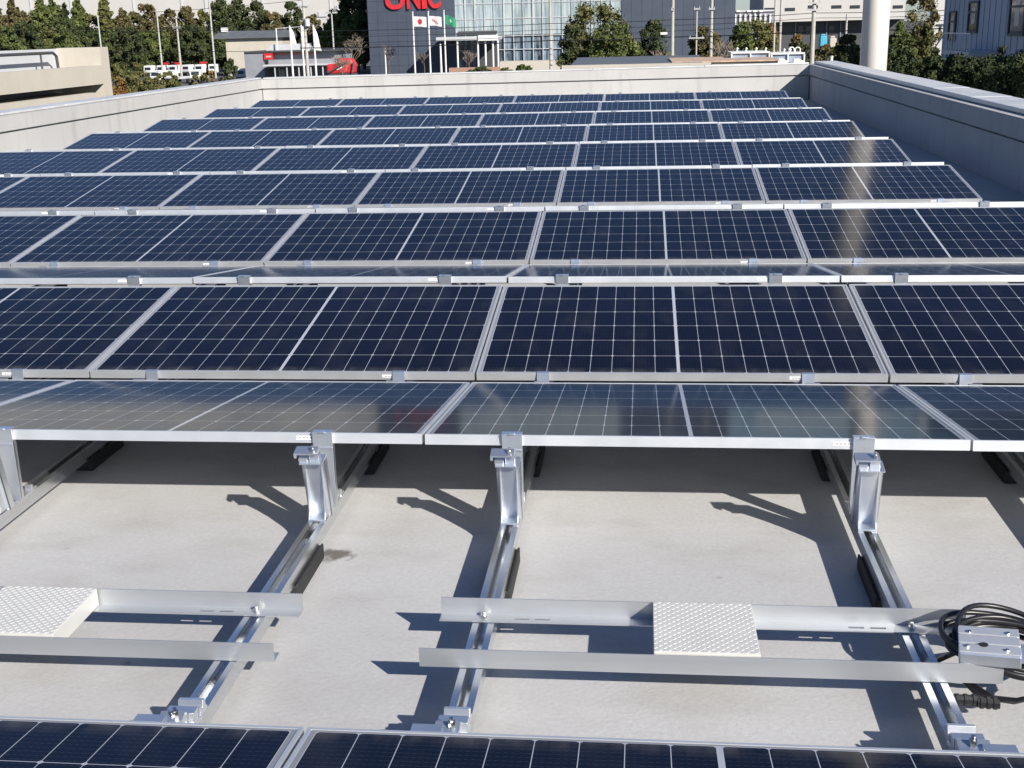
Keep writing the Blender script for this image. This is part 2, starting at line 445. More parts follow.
for k in range(0, 9):
    Yr = k*PER-GV/2-CL
    pts = [(x, visible([x], Yr, .3)[0]) for x in RX]
    pts = [x for x, a in pts if a is not None and -6 < a < 1030]
    for j, x in enumerate(pts):
        n = len(pts); pos = 'leftmost' if j == 0 else 'rightmost' if j == n-1 else '%s from left' % ORD[j+1]
        if k == 0: lab = 'tall paired aluminium bracket with free front post, %s of the open bay' % pos
        else: lab = 'small aluminium bracket on the %s panel ridge behind the open bay, %s' % (ORD[k], pos)
        loc = (x, Yr, 0)
        if k == 0:
            if 'b' not in u1: u1.add('b'); o = br; o.location = loc; o['label'] = lab
            else: o = _dup(br, KM, loc, None, lab, None)
        else:
            if 'bf' not in u1: u1.add('bf'); o = br_far; o.location = loc; o['label'] = lab
            else: o = _dup(br_far, KM, loc, None, lab, None)
        o['group'] = 'brackets holding up the panel ridges' if k == 0 else 'small brackets on the further panel ridges'
for k in range(0, 8):
    Yr = k*PER
    pts = [(x, visible([x], Yr, .19)[0]) for x in RX]
    pts = [x for x, a in pts if a is not None and 0 < a < 1024]
    for j, x in enumerate(pts):
        n = len(pts); pos = 'leftmost' if j == 0 else 'rightmost' if j == n-1 else '%s from left' % ORD[j+1]
        lab = 'small aluminium clamp in the %s valley between panel rows, %s' % (ORD[k+1] if k else 'nearest', pos)
        src, key = (vc, 'v') if k <= 1 else (vc_far, 'vf')
        if key not in u1: u1.add(key); o = src; o.location = (x, Yr, 0); o['label'] = lab
        else: o = _dup(src, KM, (x, Yr, 0), None, lab, None)
        o['group'] = 'clamps along the panel valleys'

# open low clamps at the near end of the bay (no panel on their far side yet)
def open_clamp(x, side, label):
    t = thing('open_clamp', label, 'clamp', (x, -PER+.055, 0), group='open clamps waiting for panels')
    q = MB(); w = .034
    q.prism([(-.052, RZ1+.001), (.052, RZ1+.001), (.052, RZ1+.010), (.030, RZ1+.014), (.026, RZ1+.030), (.034, RZ1+.036), (.034, RZ1+.042), (.004, RZ1+.042), (0, RZ1+.020), (-.052, RZ1+.014)], -w, w)
    q.build('base', M['bare'], t, bevel=.0012)
    q = MB(); q.prism([(.053, RZ1+.001), (.098, RZ1+.001), (.098, RZ1+.008), (.090, RZ1+.012), (.086, RZ1+.032), (.074, RZ1+.034), (.068, RZ1+.018), (.060, RZ1+.018), (.058, RZ1+.026), (.053, RZ1+.026)], -w+.004, w-.004); q.build('heel', M['bare'], t, bevel=.0012)
    q = MB(); q.prism([(-.050, RZ1+.016), (-.008, RZ1+.020), (-.006, RZ1+.052), (-.014, RZ1+.056), (-.030, RZ1+.050), (-.050, RZ1+.050)], -w, w-.012 if side < 0 else w)
    q.build('jaw', M['bare'], t, bevel=.0012)
    q = MB(); x0, x1 = sorted((side*.014, side*.082)); q.box(x0, x1, -.060, -.030, RZ1+.052, RZ1+.058); q.box(x0, x1, -.060, -.055, RZ1+.034, RZ1+.052)
    q.build('hook_plate', M['bare'], t, bevel=.0012)
    q = MB(); q.tube([(side*-.004, -.028, RZ1+.05), (side*-.004, -.028, RZ1+.066)], .0085, 6); q.tube([(side*-.004, -.028, RZ1+.066), (side*-.004, -.028, RZ1+.074)], .005, 8); q.build('bolt', M['bolt'], t)
    return t
for x, s, lab in ((RX[7], -1, 'open aluminium clamp at the near end of the rail under the left bars'), (RX[8], -1, 'open aluminium clamp at the near end of the middle rail'), (RX[9], 1, 'open aluminium clamp at the near end of the rail by the cable coil')):
    open_clamp(x, s, lab)

# ------------------------------------------------------------------ walkway bars, tread plates
BZ = RZ1+.0015
def angle_bar(label, x0, x1, y, back, holes):
    """L profile: upright leg at y, flat leg towards the camera (back bar) or away (front bar)"""
    t = thing('angle_bar', label, 'bar', ((x0+x1)/2, y, BZ), group='aluminium walkway bars'); c = (x0+x1)/2
    x0 -= c; x1 -= c; holes = [h-c for h in holes]
    q = MB(); th = .003; d = -1 if back else 1
    q.box(x0, x1, min(0, -d*th), max(0, -d*th), 0, .050)
    # flat leg with slots: three strips broken by slots
    cuts = sorted([(h+o-.020, h+o+.020) for h in holes for o in (-.14, -.085, .10, .155) if x0+.02 < h+o-.02 and h+o+.02 < x1-.02])
    w0, w1, w2, w3 = 0, .0155, .0245, .040
    def strip(a, b, ya, yb): q.box(a, b, min(d*ya, d*yb), max(d*ya, d*yb), 0, th)
    strip(x0, x1, w0, w1); strip(x0, x1, w2, w3)
    p = x0
    for a, b2 in cuts: strip(p, a, w1, w2); p = b2
    strip(p, x1, w1, w2)
    q.build('angle', M['barm'], t)
    for h in holes:
        q = MB(); q.tube([(h, d*.020, th), (h, d*.020, th+.008)], .009, 6); q.tube([(h, d*.020, th+.008), (h, d*.020, th+.018)], .0045, 8); q.build('bolt', M['bolt'], t)
    return t
YB, YF = -1.966, -2.243
angle_bar('back aluminium bar of the left walkway, partly under the left tread plate', -1.75, -.215, YB, True, [RX[6], RX[7]])
angle_bar('front aluminium bar of the left walkway, plain face towards the camera', -1.75, -.212, YF, False, [RX[6], RX[7]])
angle_bar('slotted back aluminium bar behind the centre tread plate', .168, 1.535, YB, True, [RX[8], RX[9]])
angle_bar('long front aluminium bar with plain face passing below the centre tread plate', .157, 1.552, YF, False, [RX[8], RX[9]])
def tread_plate(label, x0, x1):
    t = thing('tread_plate', label, 'tread plate', ((x0+x1)/2, (YB+YF)/2, 0), group='checkered tread plates'); hw = (x1-x0)/2; y1 = (YB-YF)/2-.006; z0, z1 = BZ+.004, .147
    q = MB(); q.box(-hw, hw, -y1, y1, z1-.003, z1)
    q.box(-hw, hw, -y1, -y1+.003, z0, z1-.003); q.box(-hw, hw, y1-.003, y1, z0, z1-.003)
    q.box(-hw, -hw+.003, -y1+.003, y1-.003, z0, z1-.003); q.box(hw-.003, hw, -y1+.003, y1-.003, z0, z1-.003)
    q.build('tray', M['plate'], t, bevel=.0015)
    k = MB(); s = .0112; nx = int(2*hw/s); ny = int(2*y1/s)
    for i in range(nx):
        for j in range(ny):
            cx = -hw+(i+.5)*2*hw/nx; cy = -y1+(j+.5)*2*y1/ny
            a = R(45 if (i+j) % 2 else -45); ca, sa = math.cos(a), math.sin(a); l, w, h = .0072, .0021, .0012
            P = [(l, 0, 0), (0, w, 0), (-l, 0, 0), (0, -w, 0), (l*.5, 0, h), (-l*.5, 0, h)]
            P = [(cx+x*ca-y*sa, cy+x*sa+y*ca, z1-.0002+z) for x, y, z in P]
            k.add(P, [(0, 1, 4), (1, 2, 5, 4), (2, 3, 5), (3, 0, 4, 5)])
    k.build('tread_pattern', M['plate'], t)
    return t
tread_plate('square checkered tread plate cut by the left edge, with its right side lit', -1.06, -.793)
tread_plate('square checkered tread plate in the centre between two long bars', .734, .989)

# ------------------------------------------------------------------ cable coil and optimiser box
random.seed(5)
cc = Vector((1.59, -2.125, 0))
q = MB()
for i in range(7):
    rx, ry = .135+random.uniform(-.02, .02), .090+random.uniform(-.016, .016); ox, oy = random.uniform(-.012, .012), random.uniform(-.012, .012)
    tilt = random.uniform(.05, .28); ph = random.uniform(2.2, 3.6); z0 = .104+.0075*i
    pts = []
    for j in range(40):
        a = 2*math.pi*j/40
        pts.append((ox+rx*math.cos(a)+.006*math.sin(3*a+i), oy+ry*math.sin(a)+.006*math.sin(2*a+2*i), z0+.030*tilt*math.cos(a-ph)/.28+.012*max(0, math.sin(a))))
    q.tube(pts, .0068, 8, closed=True)
for i in range(4):   # lengths running forward under the bar end
    pts = [(.12, -.09-.01*i, .11), (.06, -.150-.008*i, .085+.006*i), (-.02, -.155-.006*i, .065+.005*i), (-.09+.01*i, -.13, .06), (-.13, -.07, .085)]
    q.tube(pts, .0058, 8)
q.tube([(-.115, -.02, .12), (-.14, .06, .05), (-.10, .16, .012), (.02, .20, .012), (.2, .17, .012), (.33, .1, .012)], .0058, 8)
coil = thing('cable_coil', 'coiled black cable heaped on the right ends of the walkway bars', 'cable', cc)
q.build('cable', M['cable'], coil, smooth=True)
q = MB()
for (x, y, z, l, a) in ((-.125, -.140, .058, .065, .0), (-.075, -.148, .056, .050, -.08)):
    Mx = Matrix.Translation((x, y, z)) @ Matrix.Rotation(a, 4, 'Z')
    q.tube([Mx @ Vector((-l/2, 0, 0)), Mx @ Vector((l/2, 0, 0))], .0125, 10)
    for k in (-.6, 0, .6): q.tube([Mx @ Vector((k*l/2-.004, 0, 0)), Mx @ Vector((k*l/2+.004, 0, 0))], .0148, 10)
q.build('connector', M['cable'], coil)
BS = 1.25
bx = thing('optimizer_box', 'silver finned electronics box lying inside the coiled cable', 'electronics box', (1.530, -2.192, .142), (R(3), R(-3), R(-12)))
bx.scale = (BS, BS, BS)
q = MB(); q.box(-.055, .055, -.050, .050, 0, .026); 
q.build('housing', M['bare'], bx, bevel=.003)
q = MB()
for i in range(3): q.box(-.055, .055, -.048+i*.034, -.019+i*.034, .0262, .029)
q.build('lid', M['frame'], bx, bevel=.001)
for sx, sy in ((-.035, .025), (.035, .028), (.03, -.035), (-.04, -.03)):
    q = MB(); q.tube([(sx, sy, .029), (sx, sy, .032)], .004, 8); q.build('screw', M['bolt'], bx)
q = MB(); q.tube([(-.01, -.02, .0291), (-.01, -.02, .0305)], .008, 10); q.build('vent_plug', M['rubber'], bx)
q = MB(); q.box(.055, .085, -.035, .03, .004, .008); q.build('mounting_tab', M['bare'], bx)
#BACKGROUND
# ------------------------------------------------------------------ surroundings
GZ = -7.7
M['navy'] = simple('navy_cladding', (.048, .060, .086), .55, var=.06, scale=.3)
M['navy2'] = simple('navy_joint', (.03, .036, .05), .6)
M['red'] = simple('red_paint', (.46, .022, .028), .45, var=.15, scale=1)
M['white'] = simple('white_paint', (.60, .60, .59), .5, var=.06)
M['whitewall'] = m_wall('white_factory_wall', (.44, .43, .41), .06, .1)
M['palegrey'] = simple('pale_grey_panel', (.42, .43, .45), .6, var=.08, scale=.5)
M['grey'] = simple('grey_cladding', (.21, .215, .24), .6, var=.08, scale=.5)
M['darkgrey'] = simple('dark_grey', (.05, .052, .056), .6)
M['roofgrey'] = simple('roof_sheet_grey', (.10, .108, .12), .6, var=.12, scale=.6)
M['steel'] = simple('galvanised_pole', (.42, .42, .41), .5, .3, var=.1)
M['cpole'] = simple('concrete_pole', (.36, .345, .31), .8, var=.15, scale=1.5)
M['tyre'] = simple('tyre_black', (.015, .015, .015), .8)
M['winglass'] = simple('window_glass_dark', (.02, .026, .034), .08, var=.3, spec=.6)
M['winpale'] = simple('window_blind_pale', (.30, .33, .33), .15, var=.3, spec=.6)
M['blue'] = simple('blue_tarpaulin', (.06, .32, .45), .5)
M['green'] = simple('green_flag_cloth', (.02, .20, .10), .7)
M['bark'] = simple('bark', (.10, .075, .055), .9, var=.3, scale=3)
M['twig'] = simple('bare_twigs', (.19, .155, .125), .9, var=.25, scale=1)
M['shadetint_wall'] = m_wall('shade_tinted_siding', (.36, .40, .47), .06, .3)  # white siding with the blue of its shade put into the colour
M['fol_g'] = m_foliage('foliage_green', (.036, .054, .016), (.098, .118, .036), (.125, .140, .046))
M['fol_d'] = m_foliage('foliage_dark', (.020, .031, .013), (.054, .068, .025), (.078, .088, .034))
M['fol_o'] = m_foliage('foliage_olive', (.050, .060, .018), (.12, .115, .040), (.15, .14, .05))
M['fol_b'] = m_foliage('foliage_brown', (.052, .050, .021), (.112, .098, .041), (.135, .102, .046))
M['fol_r'] = m_foliage('foliage_rust', (.10, .055, .02), (.17, .12, .035), (.24, .10, .025))

def m_curtain(name, hi, lo, tint):
    k = N(name); c = k.coord(); sx = k.n('ShaderNodeSeparateXYZ'); k.lk(c, sx.inputs[0])
    st = k.noise(1., 3, c, (1.6, 1, .12)); st2 = k.noise(.9, 4, c, (1., 1., .35))
    q = k.mix(k.ramp(st, .38, .62), lo, hi); q = k.mix(k.ramp(st2, .5, .72, 0, .6), q, tint)
    k.base(q); k.set(.10, 0, .6); return k.m
M['curt_hi'] = m_curtain('curtain_glass_upper', (.36, .41, .41), (.17, .22, .24), (.24, .33, .43))
M['curt_lo'] = m_curtain('curtain_glass_lower', (.16, .22, .28), (.018, .026, .036), (.28, .36, .42))

def pbox(q, x0, x1, y0, y1, Y, depth, base=None):
    """box whose front face at distance Y spans the given picture rectangle; base=GZ runs it to the ground"""
    xm, ym = (x0+x1)/2, (y0+y1)/2
    a, b2 = PX(x0, ym, Y), PX(x1, ym, Y); t, u = PX(xm, y0, Y), PX(xm, y1, Y)
    z0 = u.z if base is None else base
    q.box(a.x, b2.x, Y, Y+depth, z0, t.z); return (a.x, b2.x, z0, t.z)

# --- foliage
def crown(kind, wid, hgt, base, leaf, n, seed):
    """leaf clumps through the crown's volume: big leaves deep inside, small ones outside"""
    rnd = random.Random(seed); q = MB(); lumps = []; ch = hgt-base; rw = wid/2
    if kind == 'cone':
        for i in range(16):
            u = i/15; rr = rw*(1-u)**.62+.06*rw; lumps.append((Vector((rnd.uniform(-.1, .1)*rr, 0, base+ch*(.05+.90*u))), rr*.72, ch*.07))
        for i in range(60):
            u = rnd.random()**.75; rr = rw*(1-u)**.62*rnd.uniform(.5, 1.08); a = rnd.uniform(0, 6.28); r = rw*(.12+.20*(1-u))*rnd.uniform(.7, 1.2)
            lumps.append((Vector((rr*math.cos(a), rr*math.sin(a), base+ch*(.03+.92*u))), r, r*1.1))
    elif kind == 'round':
        lumps.append((Vector((0, 0, base+ch*.48)), rw*.72, ch*.40)); lumps.append((Vector((0, 0, base+ch*.30)), rw*.66, ch*.26))
        for i in range(52):
            a = rnd.uniform(0, 6.28); u = rnd.uniform(.06, .97); prof = math.sqrt(max(.04, 1-(abs(u-.42)/(.60 if u > .42 else .48))**2)); r = rw*rnd.uniform(.15, .30)
            rr = max(0, rw*prof*rnd.uniform(.85, 1.04)-r*.8)
            lumps.append((Vector((rr*math.cos(a), rr*math.sin(a), base+ch*min(u, .95))), r, min(r*1.05, ch*.16)))
    else:
        for i in range(9):
            u = (i+.5)/9*2-1; h_ = ch*(.88-.25*abs(u)**2+rnd.uniform(-.08, .06)); lumps.append((Vector((u*rw*.86, rnd.uniform(-.2, .2)*rw, base+h_*.5)), rw*.24, h_*.5))
        for i in range(44):
            r = rw*rnd.uniform(.10, .2); x_ = rnd.uniform(-.92, .92); top = ch*(1.0-.28*x_*x_)
            lumps.append((Vector((x_*rw, rnd.uniform(-.55, .35)*rw, base+max(.1, (top-r)*rnd.random()**.6))), r, min(r*1.1, ch*.16)))
    wts = [l[1]*l[1]*.6+l[1]*l[2]*.4 for l in lumps]
    pick = rnd.choices(range(len(lumps)), weights=wts, k=n)
    for i in range(n):
        c, r, rz = lumps[pick[i]]
        d = Vector((rnd.gauss(0, 1), rnd.gauss(0, 1), rnd.gauss(0, 1))).normalized()
        inner = i < n*.22
        f = rnd.uniform(.0, .55) if inner else rnd.random()**.3
        p = c+Vector((d.x*r*f, d.y*r*f, d.z*rz*f)); p.z = max(p.z, .1)
        nrm = (d+Vector((rnd.gauss(0, .6), rnd.gauss(0, .6), rnd.gauss(0, .6)))).normalized()
        a = nrm.orthogonal().normalized(); b2 = nrm.cross(a); s_ = leaf*rnd.uniform(.6, 1.35)*(2.6 if inner else 1); e = rnd.uniform(.5, .95)
        q.add([p-a*s_-b2*s_*e*.3, p+b2*s_*e, p+a*s_-b2*s_*e*.2, p-b2*s_*e], [(0, 1, 2, 3)])
    me = bpy.data.meshes.new('crown'); me.from_pydata(q.v, [], q.f); return me
TN = [0]
def tree(label, kind, x, w, ytop, Y, fol, v=0, group='trees around the roof', cat='tree', name=None):
    base = PX(x, 40, Y); hgt = PX(x, ytop, Y).z-GZ; px = Y/F
    wid = abs(PX(x+w/2, 40, Y).x-PX(x-w/2, 40, Y).x)*(1.28 if kind == 'cone' else 1.08); TN[0] += 1
    t = thing(name or {'cone': 'conifer_tree', 'round': 'broadleaf_tree', 'hedge': 'shrub'}[kind], label, cat, (base.x, Y, GZ), (0, 0, 0), group)
    cb = {'cone': .12, 'round': .16, 'hedge': .05}[kind]*hgt
    if Y < 90: cb = max(cb, hgt-75*px)
    leaf = max(.04, px*1.1); area = w*min(70, (hgt-cb)/px); n = int(max(1400, min(9000, area*5.0)))
    me = crown(kind, wid, hgt, cb, leaf, n, TN[0]*7+3); me.materials.append(M[fol])
    o = bpy.data.objects.new('crown', me); COL.objects.link(o); o.parent = t
    tr = MB(); tr.tube([(0, 0, 0), (.02*hgt, 0, hgt*.3), (-.01*hgt, .01*hgt, hgt*.6)], hgt*.022, 7, True, hgt*.010)
    for a in (0.5, 2.6, 4.4): tr.tube([(0, 0, hgt*.28), (math.cos(a)*wid*.22, math.sin(a)*wid*.22, hgt*.55)], hgt*.009, 5, True, hgt*.004)
    tr.build('trunk', M['bark'], t)
    return t
def bare_tree(label, x, w, ytop, Y, seed, group='trees around the roof'):
    rnd = random.Random(seed); base = PX(x, 40, Y); hgt = PX(x, ytop, Y).z-GZ
    wid = abs(PX(x+w/2, 40, Y).x-PX(x-w/2, 40, Y).x)
    t = thing('bare_tree', label, 'tree', (base.x, Y, GZ), (0, 0, 0), group)
    tr = MB(); tw = MB()
    tr.tube([(0, 0, 0), (.1, 0, hgt*.25), (0, .1, hgt*.45)], hgt*.02, 6, True, hgt*.012)
    def grow(p, d, l, r, k):
        e = p+d*l; mid = (p+e)/2+Vector((rnd.uniform(-1, 1), rnd.uniform(-1, 1), 0))*l*.08
        (tw if k > 1 else tr).tube([p, mid, e], r, 4, False, r*.6)
        if k < 4:
            for i in range(3 if k else 6):
                a = Vector((rnd.gauss(0, wid/hgt*1.0), rnd.gauss(0, .6), rnd.uniform(.1, 1.0))).normalized()
                grow(p+(e-p)*rnd.uniform(.5, 1), (d*.5+a*.8).normalized(), l*rnd.uniform(.6, .82), max(.035, r*.6), k+1)
    grow(Vector((0, .1, hgt*.2)), Vector((0, 0, 1)), hgt*.26, hgt*.011, 0)
    tr.build('trunk', M['bark'], t); tw.build('crown', M['twig'], t)
    return t

# --- big buildings
t = thing('warehouse', 'huge white warehouse filling the top left behind the trees', 'building', (0, 0, 0))
q = MB(); x0, x1, z0, z1 = pbox(q, -160, 372, -60, 60, 430, 60, GZ); q.build('wall', M['whitewall'], t)
for px in (30, 70, 133, 181, 205, 236, 262, 300, 330): q = MB(); a = PX(px, 0, 429.9); q.box(a.x-.25, a.x+.25, 429.7, 429.99, GZ, z1-2); q.build('downpipe', M['palegrey'], t)
for px, py, w in ((300, 4, 14), (340, 8, 10), (322, 14, 8)): q = MB(); a = PX(px, py, 429); q.box(a.x-w*.18, a.x+w*.18, 429.6, 429.95, a.z-.9, a.z+.9); q.build('window', M['palegrey'], t)

hq = thing('office_building', 'dark navy office block with red letters and a glass curtain wall', 'building', (0, 0, 0))
YH = 272
xa, xg0, xg1, xe = PX(369, 40, YH).x, PX(456, 40, YH).x, PX(621, 40, YH).x, PX(735, 40, YH).x
HT = 24.
q = MB(); q.box(xa, xg0, YH, YH+40, GZ, HT); q.box(xg1, xe, YH+1, YH+40, GZ, HT); q.box(xg0, xg1, YH+2.2, YH+40, GZ, HT); q.build('wall', M['navy'], hq)
q = MB(); z = GZ+2
while z < HT: q.box(xa, xg0-.05, YH-.02, YH-.004, z, z+.07); z += 2.3
for zx in range(1, 9): x_ = xa+(xg0-xa)*zx/9; q.box(x_, x_+.05, YH-.03, YH-.022, GZ, HT)
for zx in range(1, 11): x_ = xg1+(xe-xg1)*zx/11; q.box(x_, x_+.05, YH+.97, YH+.98, GZ, HT)
q.build('cladding_joint', M['navy2'], hq)
nb = 17; bw = (xg1-xg0)/nb; zf = PX(540, 34, YH).z
mm = MB()
for i in range(nb):
    a = xg0+i*bw
    q = MB(); q.box(a+.08, a+bw-.08, YH+.3, YH+.5, zf, HT-.5); q.build('curtain_glass', M['curt_hi'], hq)
    q = MB(); q.box(a+.08, a+bw-.08, YH+.6, YH+.8, GZ+.3, zf-.3); q.build('shop_glass', M['curt_lo'], hq)
    mm.box(a-.07, a+.07, YH+.05, YH+.9, GZ, HT)
for zz in (zf-.3, zf+3.4, zf+6.6, zf+9.8, zf-3.2): mm.box(xg0, xg1, YH+.15, YH+.7, zz, zz+.14)
mm.build('mullion', M['palegrey'], hq)
q = MB(); pbox(q, 458, 497, 31, 34.2, YH-.3, .3); q.build('dark_band', M['darkgrey'], hq)
for ch, px0, px1 in (('U', 386, 405.5), ('N', 407.5, 421), ('I', 422.5, 427.5), ('C', 428.5, 441)):
    cu = bpy.data.curves.new('letter', 'FONT'); cu.body = ch; cu.size = 6.4; cu.extrude = .25; cu.offset = .16
    ob = bpy.data.objects.new('letter', cu); COL.objects.link(ob)
    me = bpy.data.meshes.new_from_object(ob.evaluated_get(bpy.context.evaluated_depsgraph_get())); COL.objects.unlink(ob); bpy.data.objects.remove(ob)
    me.materials.append(M['red']); o = bpy.data.objects.new('letter', me); COL.objects.link(o); o.parent = hq
    vx = [v.co.x for v in me.vertices]; w = max(vx)-min(vx); yb = min(v.co.y for v in me.vertices)
    A, B_ = PX(px0, 9.4, YH), PX(px1, 9.4, YH); sc = (B_.x-A.x)/w
    zz = PX(413, 9.0, YH).z
    o.rotation_euler = (math.pi/2, 0, 0); o.scale = (sc, 1, 1); o.location = (A.x-min(vx)*sc, YH-.28, zz-yb)
# entrance canopy
ec = thing('entrance_canopy', 'flat entrance canopy on slim white columns before the glass facade', 'canopy', (0, 0, 0))
q = MB(); pbox(q, 436, 498, 36.6, 40.2, YH-9, 8.5); q.build('roof', M['palegrey'], ec)
q = MB(); pbox(q, 478, 498, 35, 40.6, YH-9.3, .2); q.build('fascia', M['white'], ec)
for px in (457.5, 478, 485.5, 493, 498):
    q = MB(); a = PX(px, 50, YH-8.5); zz = PX(px, 40.3, YH-8.5).z; q.tube([(a.x, YH-8.5, GZ), (a.x, YH-8.5, zz)], .2, 8); q.build('column', M['white'], ec)
q = MB(); pbox(q, 478, 497, 44, 71, YH-1.6, 1.0, GZ); q.build('doorway', M['darkgrey'], ec)
# brick coloured planting wall in front of the entrance
q = MB(); pbox(q, 449, 500, 67.5, 73, 250, 2., GZ); tag(q.build('planter_wall', simple('brick_red', (.30, .18, .13), .8), None), 'low brick coloured planter wall below the entrance canopy', 'wall')
q = MB(); pbox(q, 500, 592, 60.6, 71, 236, 5., GZ); tag(q.build('boundary_wall', M['cream'], None), 'low cream boundary wall in front of the glass facade', 'wall')

lw = thing('annex_building', 'low grey building with a row of white fins right of the navy block', 'building')
q = MB(); pbox(q, 716, 775, 11, 60, 300, 20, GZ); q.build('wall', M['grey'], lw)
q = MB(); pbox(q, 716, 775, 10.3, 12, 299.6, .3); q.build('fascia', M['palegrey'], lw)
q = MB()
for i in range(11): x = 719.5+i*5; pbox(q, x, x+1.7, 13.8, 23, 299.4, .5)
q.build('fin', M['white'], lw)
q = MB()
for x in (728, 736.5, 747, 753, 759.5): pbox(q, x, x+3.4, 10.2, 12, 299.2, .3)
q.build('lamp_panel', M['white'], lw)
q = MB(); pbox(q, 716, 775, 23.2, 24.6, 298.8, 1); q.build('ledge', M['palegrey'], lw)

fa = thing('factory_building', 'cream factory with small dark windows above a shaded ground floor', 'building')
YF2 = 310
q = MB(); pbox(q, 764, 906, -30, 20.5, YF2, 40); q.build('upper_wall', M['whitewall'], fa)
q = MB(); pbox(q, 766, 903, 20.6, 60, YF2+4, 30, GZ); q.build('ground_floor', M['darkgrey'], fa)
for x in (764.5, 785, 808, 831.5, 850, 893):
    q = MB(); pbox(q, x, x+10, 5.2+ (x < 800)*2.6, 8.4+(x < 800)*2.6, YF2-.1, .2); q.build('window', M['winglass'], fa)
q = MB()
for x in (776, 795, 812, 826, 840): pbox(q, x, x+.9, 20.6, 45, YF2+3.6, .4, GZ)
q.build('column', M['grey'], fa)
q = MB()
for x in (798, 806, 829): pbox(q, x, x+5, 26, 34, YF2+3.8, .2, None)
q.build('doorway', M['winglass'], fa)

# annex roofs right behind the far parapet
an = thing('flat_annex_roof', 'low grey annex roof with pale fascia just beyond the far parapet', 'building')
a, b2 = PX(562, 66, 44), PX(711, 62, 44); zt = PX(640, 64.5, 44).z
pr = [(a.x, 44), (b2.x, 44), (PX(700, 57, 64).x, 64), (PX(578, 58, 64).x, 64)]
zb = PX(640, 56.2, 64).z
q = MB(); q.prism(pr, GZ, min(zt, zb)-.12, 'z'); q.box(a.x, b2.x, 43.8, 44.4, min(zt, zb)-.6, zt+.02); q.build('wall', M['cream'], an)
q = MB(); q.add([(pr[0][0]+.3, 44.5, zt+.004), (pr[1][0]-.3, 44.5, zt+.004), (pr[2][0], 64, zb), (pr[3][0], 64, zb), (pr[0][0]+.3, 44.5, zt-.1), (pr[1][0]-.3, 44.5, zt-.1), (pr[2][0], 64, GZ), (pr[3][0], 64, GZ)], [(0, 1, 2, 3), (4, 7, 6, 5), (0, 4, 5, 1), (1, 5, 6, 2), (2, 6, 7, 3), (3, 7, 4, 0)]); q.build('roof', M['roofgrey'], an)
an2 = thing('low_roof', 'narrow rust edged roof strip beside the grey annex roof', 'building')
q = MB(); pbox(q, 712, 778, 61.2, 66, 46, 6, GZ); q.build('wall', M['cream'], an2)
q = MB(); pbox(q, 672, 780, 60.6, 62.0, 45.9, 6.3); q.build('edge_strip', simple('rust_strip', (.42, .30, .22), .7, var=.3), an2)

# roof-top glazed units
for n, (xa_, xb_, yt, yb_) in enumerate(((731, 770, 51.8, 60.5), (771, 805, 52.8, 60.2))):
    ru = thing('glazed_unit', 'white framed glazed rooftop unit with scoops, %s of the two' % ('left' if n == 0 else 'right'), 'rooftop unit', group='glazed units beyond the far parapet')
    Yu = 50+n*.6
    q = MB(); pbox(q, xa_+1, xb_-1, yt+1.6, yb_+6, Yu+.1, 2.2, GZ); q.build('pane', simple('pale_blue_glazing', (.24, .29, .38), .12, var=.3, scale=2), ru)
    q = MB(); pbox(q, xa_, xb_, yt, yt+1.5, Yu, 2.4); pbox(q, xa_, xa_+1.4, yt+1.5, yb_+5, Yu, .1); pbox(q, xb_-1.4, xb_, yt+1.5, yb_+5, Yu, .1); pbox(q, (xa_+xb_)/2-.6, (xa_+xb_)/2+.6, yt+1.5, yb_+5, Yu, .1); q.build('frame', M['white'], ru)
    for x in ((737, 746, 756, 765.5) if n == 0 else (784, 790)):
        q = MB(); a = PX(x, yt, Yu+1); q.tube([(a.x, Yu+1, a.z), (a.x, Yu+1, a.z+.10), (a.x+.02, Yu+.95, a.z+.15)], .045, 8); q.build('vent', M['white'], ru)
    for x in ((751, 767) if n == 0 else (782, 798)):
        q = MB(); a = PX(x, yb_-.6, Yu-.5); q.prism([(-.26, -.4), (.28, -.4), (.24, -.06), (.06, .04), (-.16, .04)], 0, .4, 'y', Matrix.Translation((a.x, a.y, a.z))); q.build('scoop', M['white'], ru)
for x in (791.5, 797.5):
    q = MB(); a = PX(x, 53, 52); w = .11
    pts = [(a.x-w, 52, a.z-.4), (a.x-w, 52, a.z+.18), (a.x-w*.5, 52, a.z+.24), (a.x+w*.5, 52, a.z+.24), (a.x+w, 52, a.z+.18), (a.x+w, 52, a.z-.4)]
    q.tube(pts, .03, 8); tag(q.build('vent_hoop', M['white']), 'white hoop shaped vent pipe on the glazed unit, %s one' % ('left' if x < 795 else 'right'), 'vent pipe', 'hoop vents')
q = MB(); a = PX(831.5, 59, 38); q.tube([(a.x, 38, a.z-.6), (a.x, 38, a.z+.08)], .05, 10); q.tube([(a.x, 38, a.z+.08), (a.x, 38, a.z+.1)], .06, 10); tag(q.build('vent_pipe', M['white']), 'single short white vent pipe near the roof corner', 'vent pipe')

# pillar beyond the right parapet
q = MB(); pl = PX(873.5, 60, 30); q.tube([(pl.x, 30, GZ), (pl.x, 30, 15)], .355, 40); q.tube([(pl.x, 30, 15), (pl.x, 30, 15.25)], .43, 40)
o = tag(q.build('pillar', M['pillar'], smooth=False), 'thick round white pillar rising behind the right parapet', 'pillar')
for p_ in o.data.polygons: p_.use_smooth = len(p_.vertices) == 4

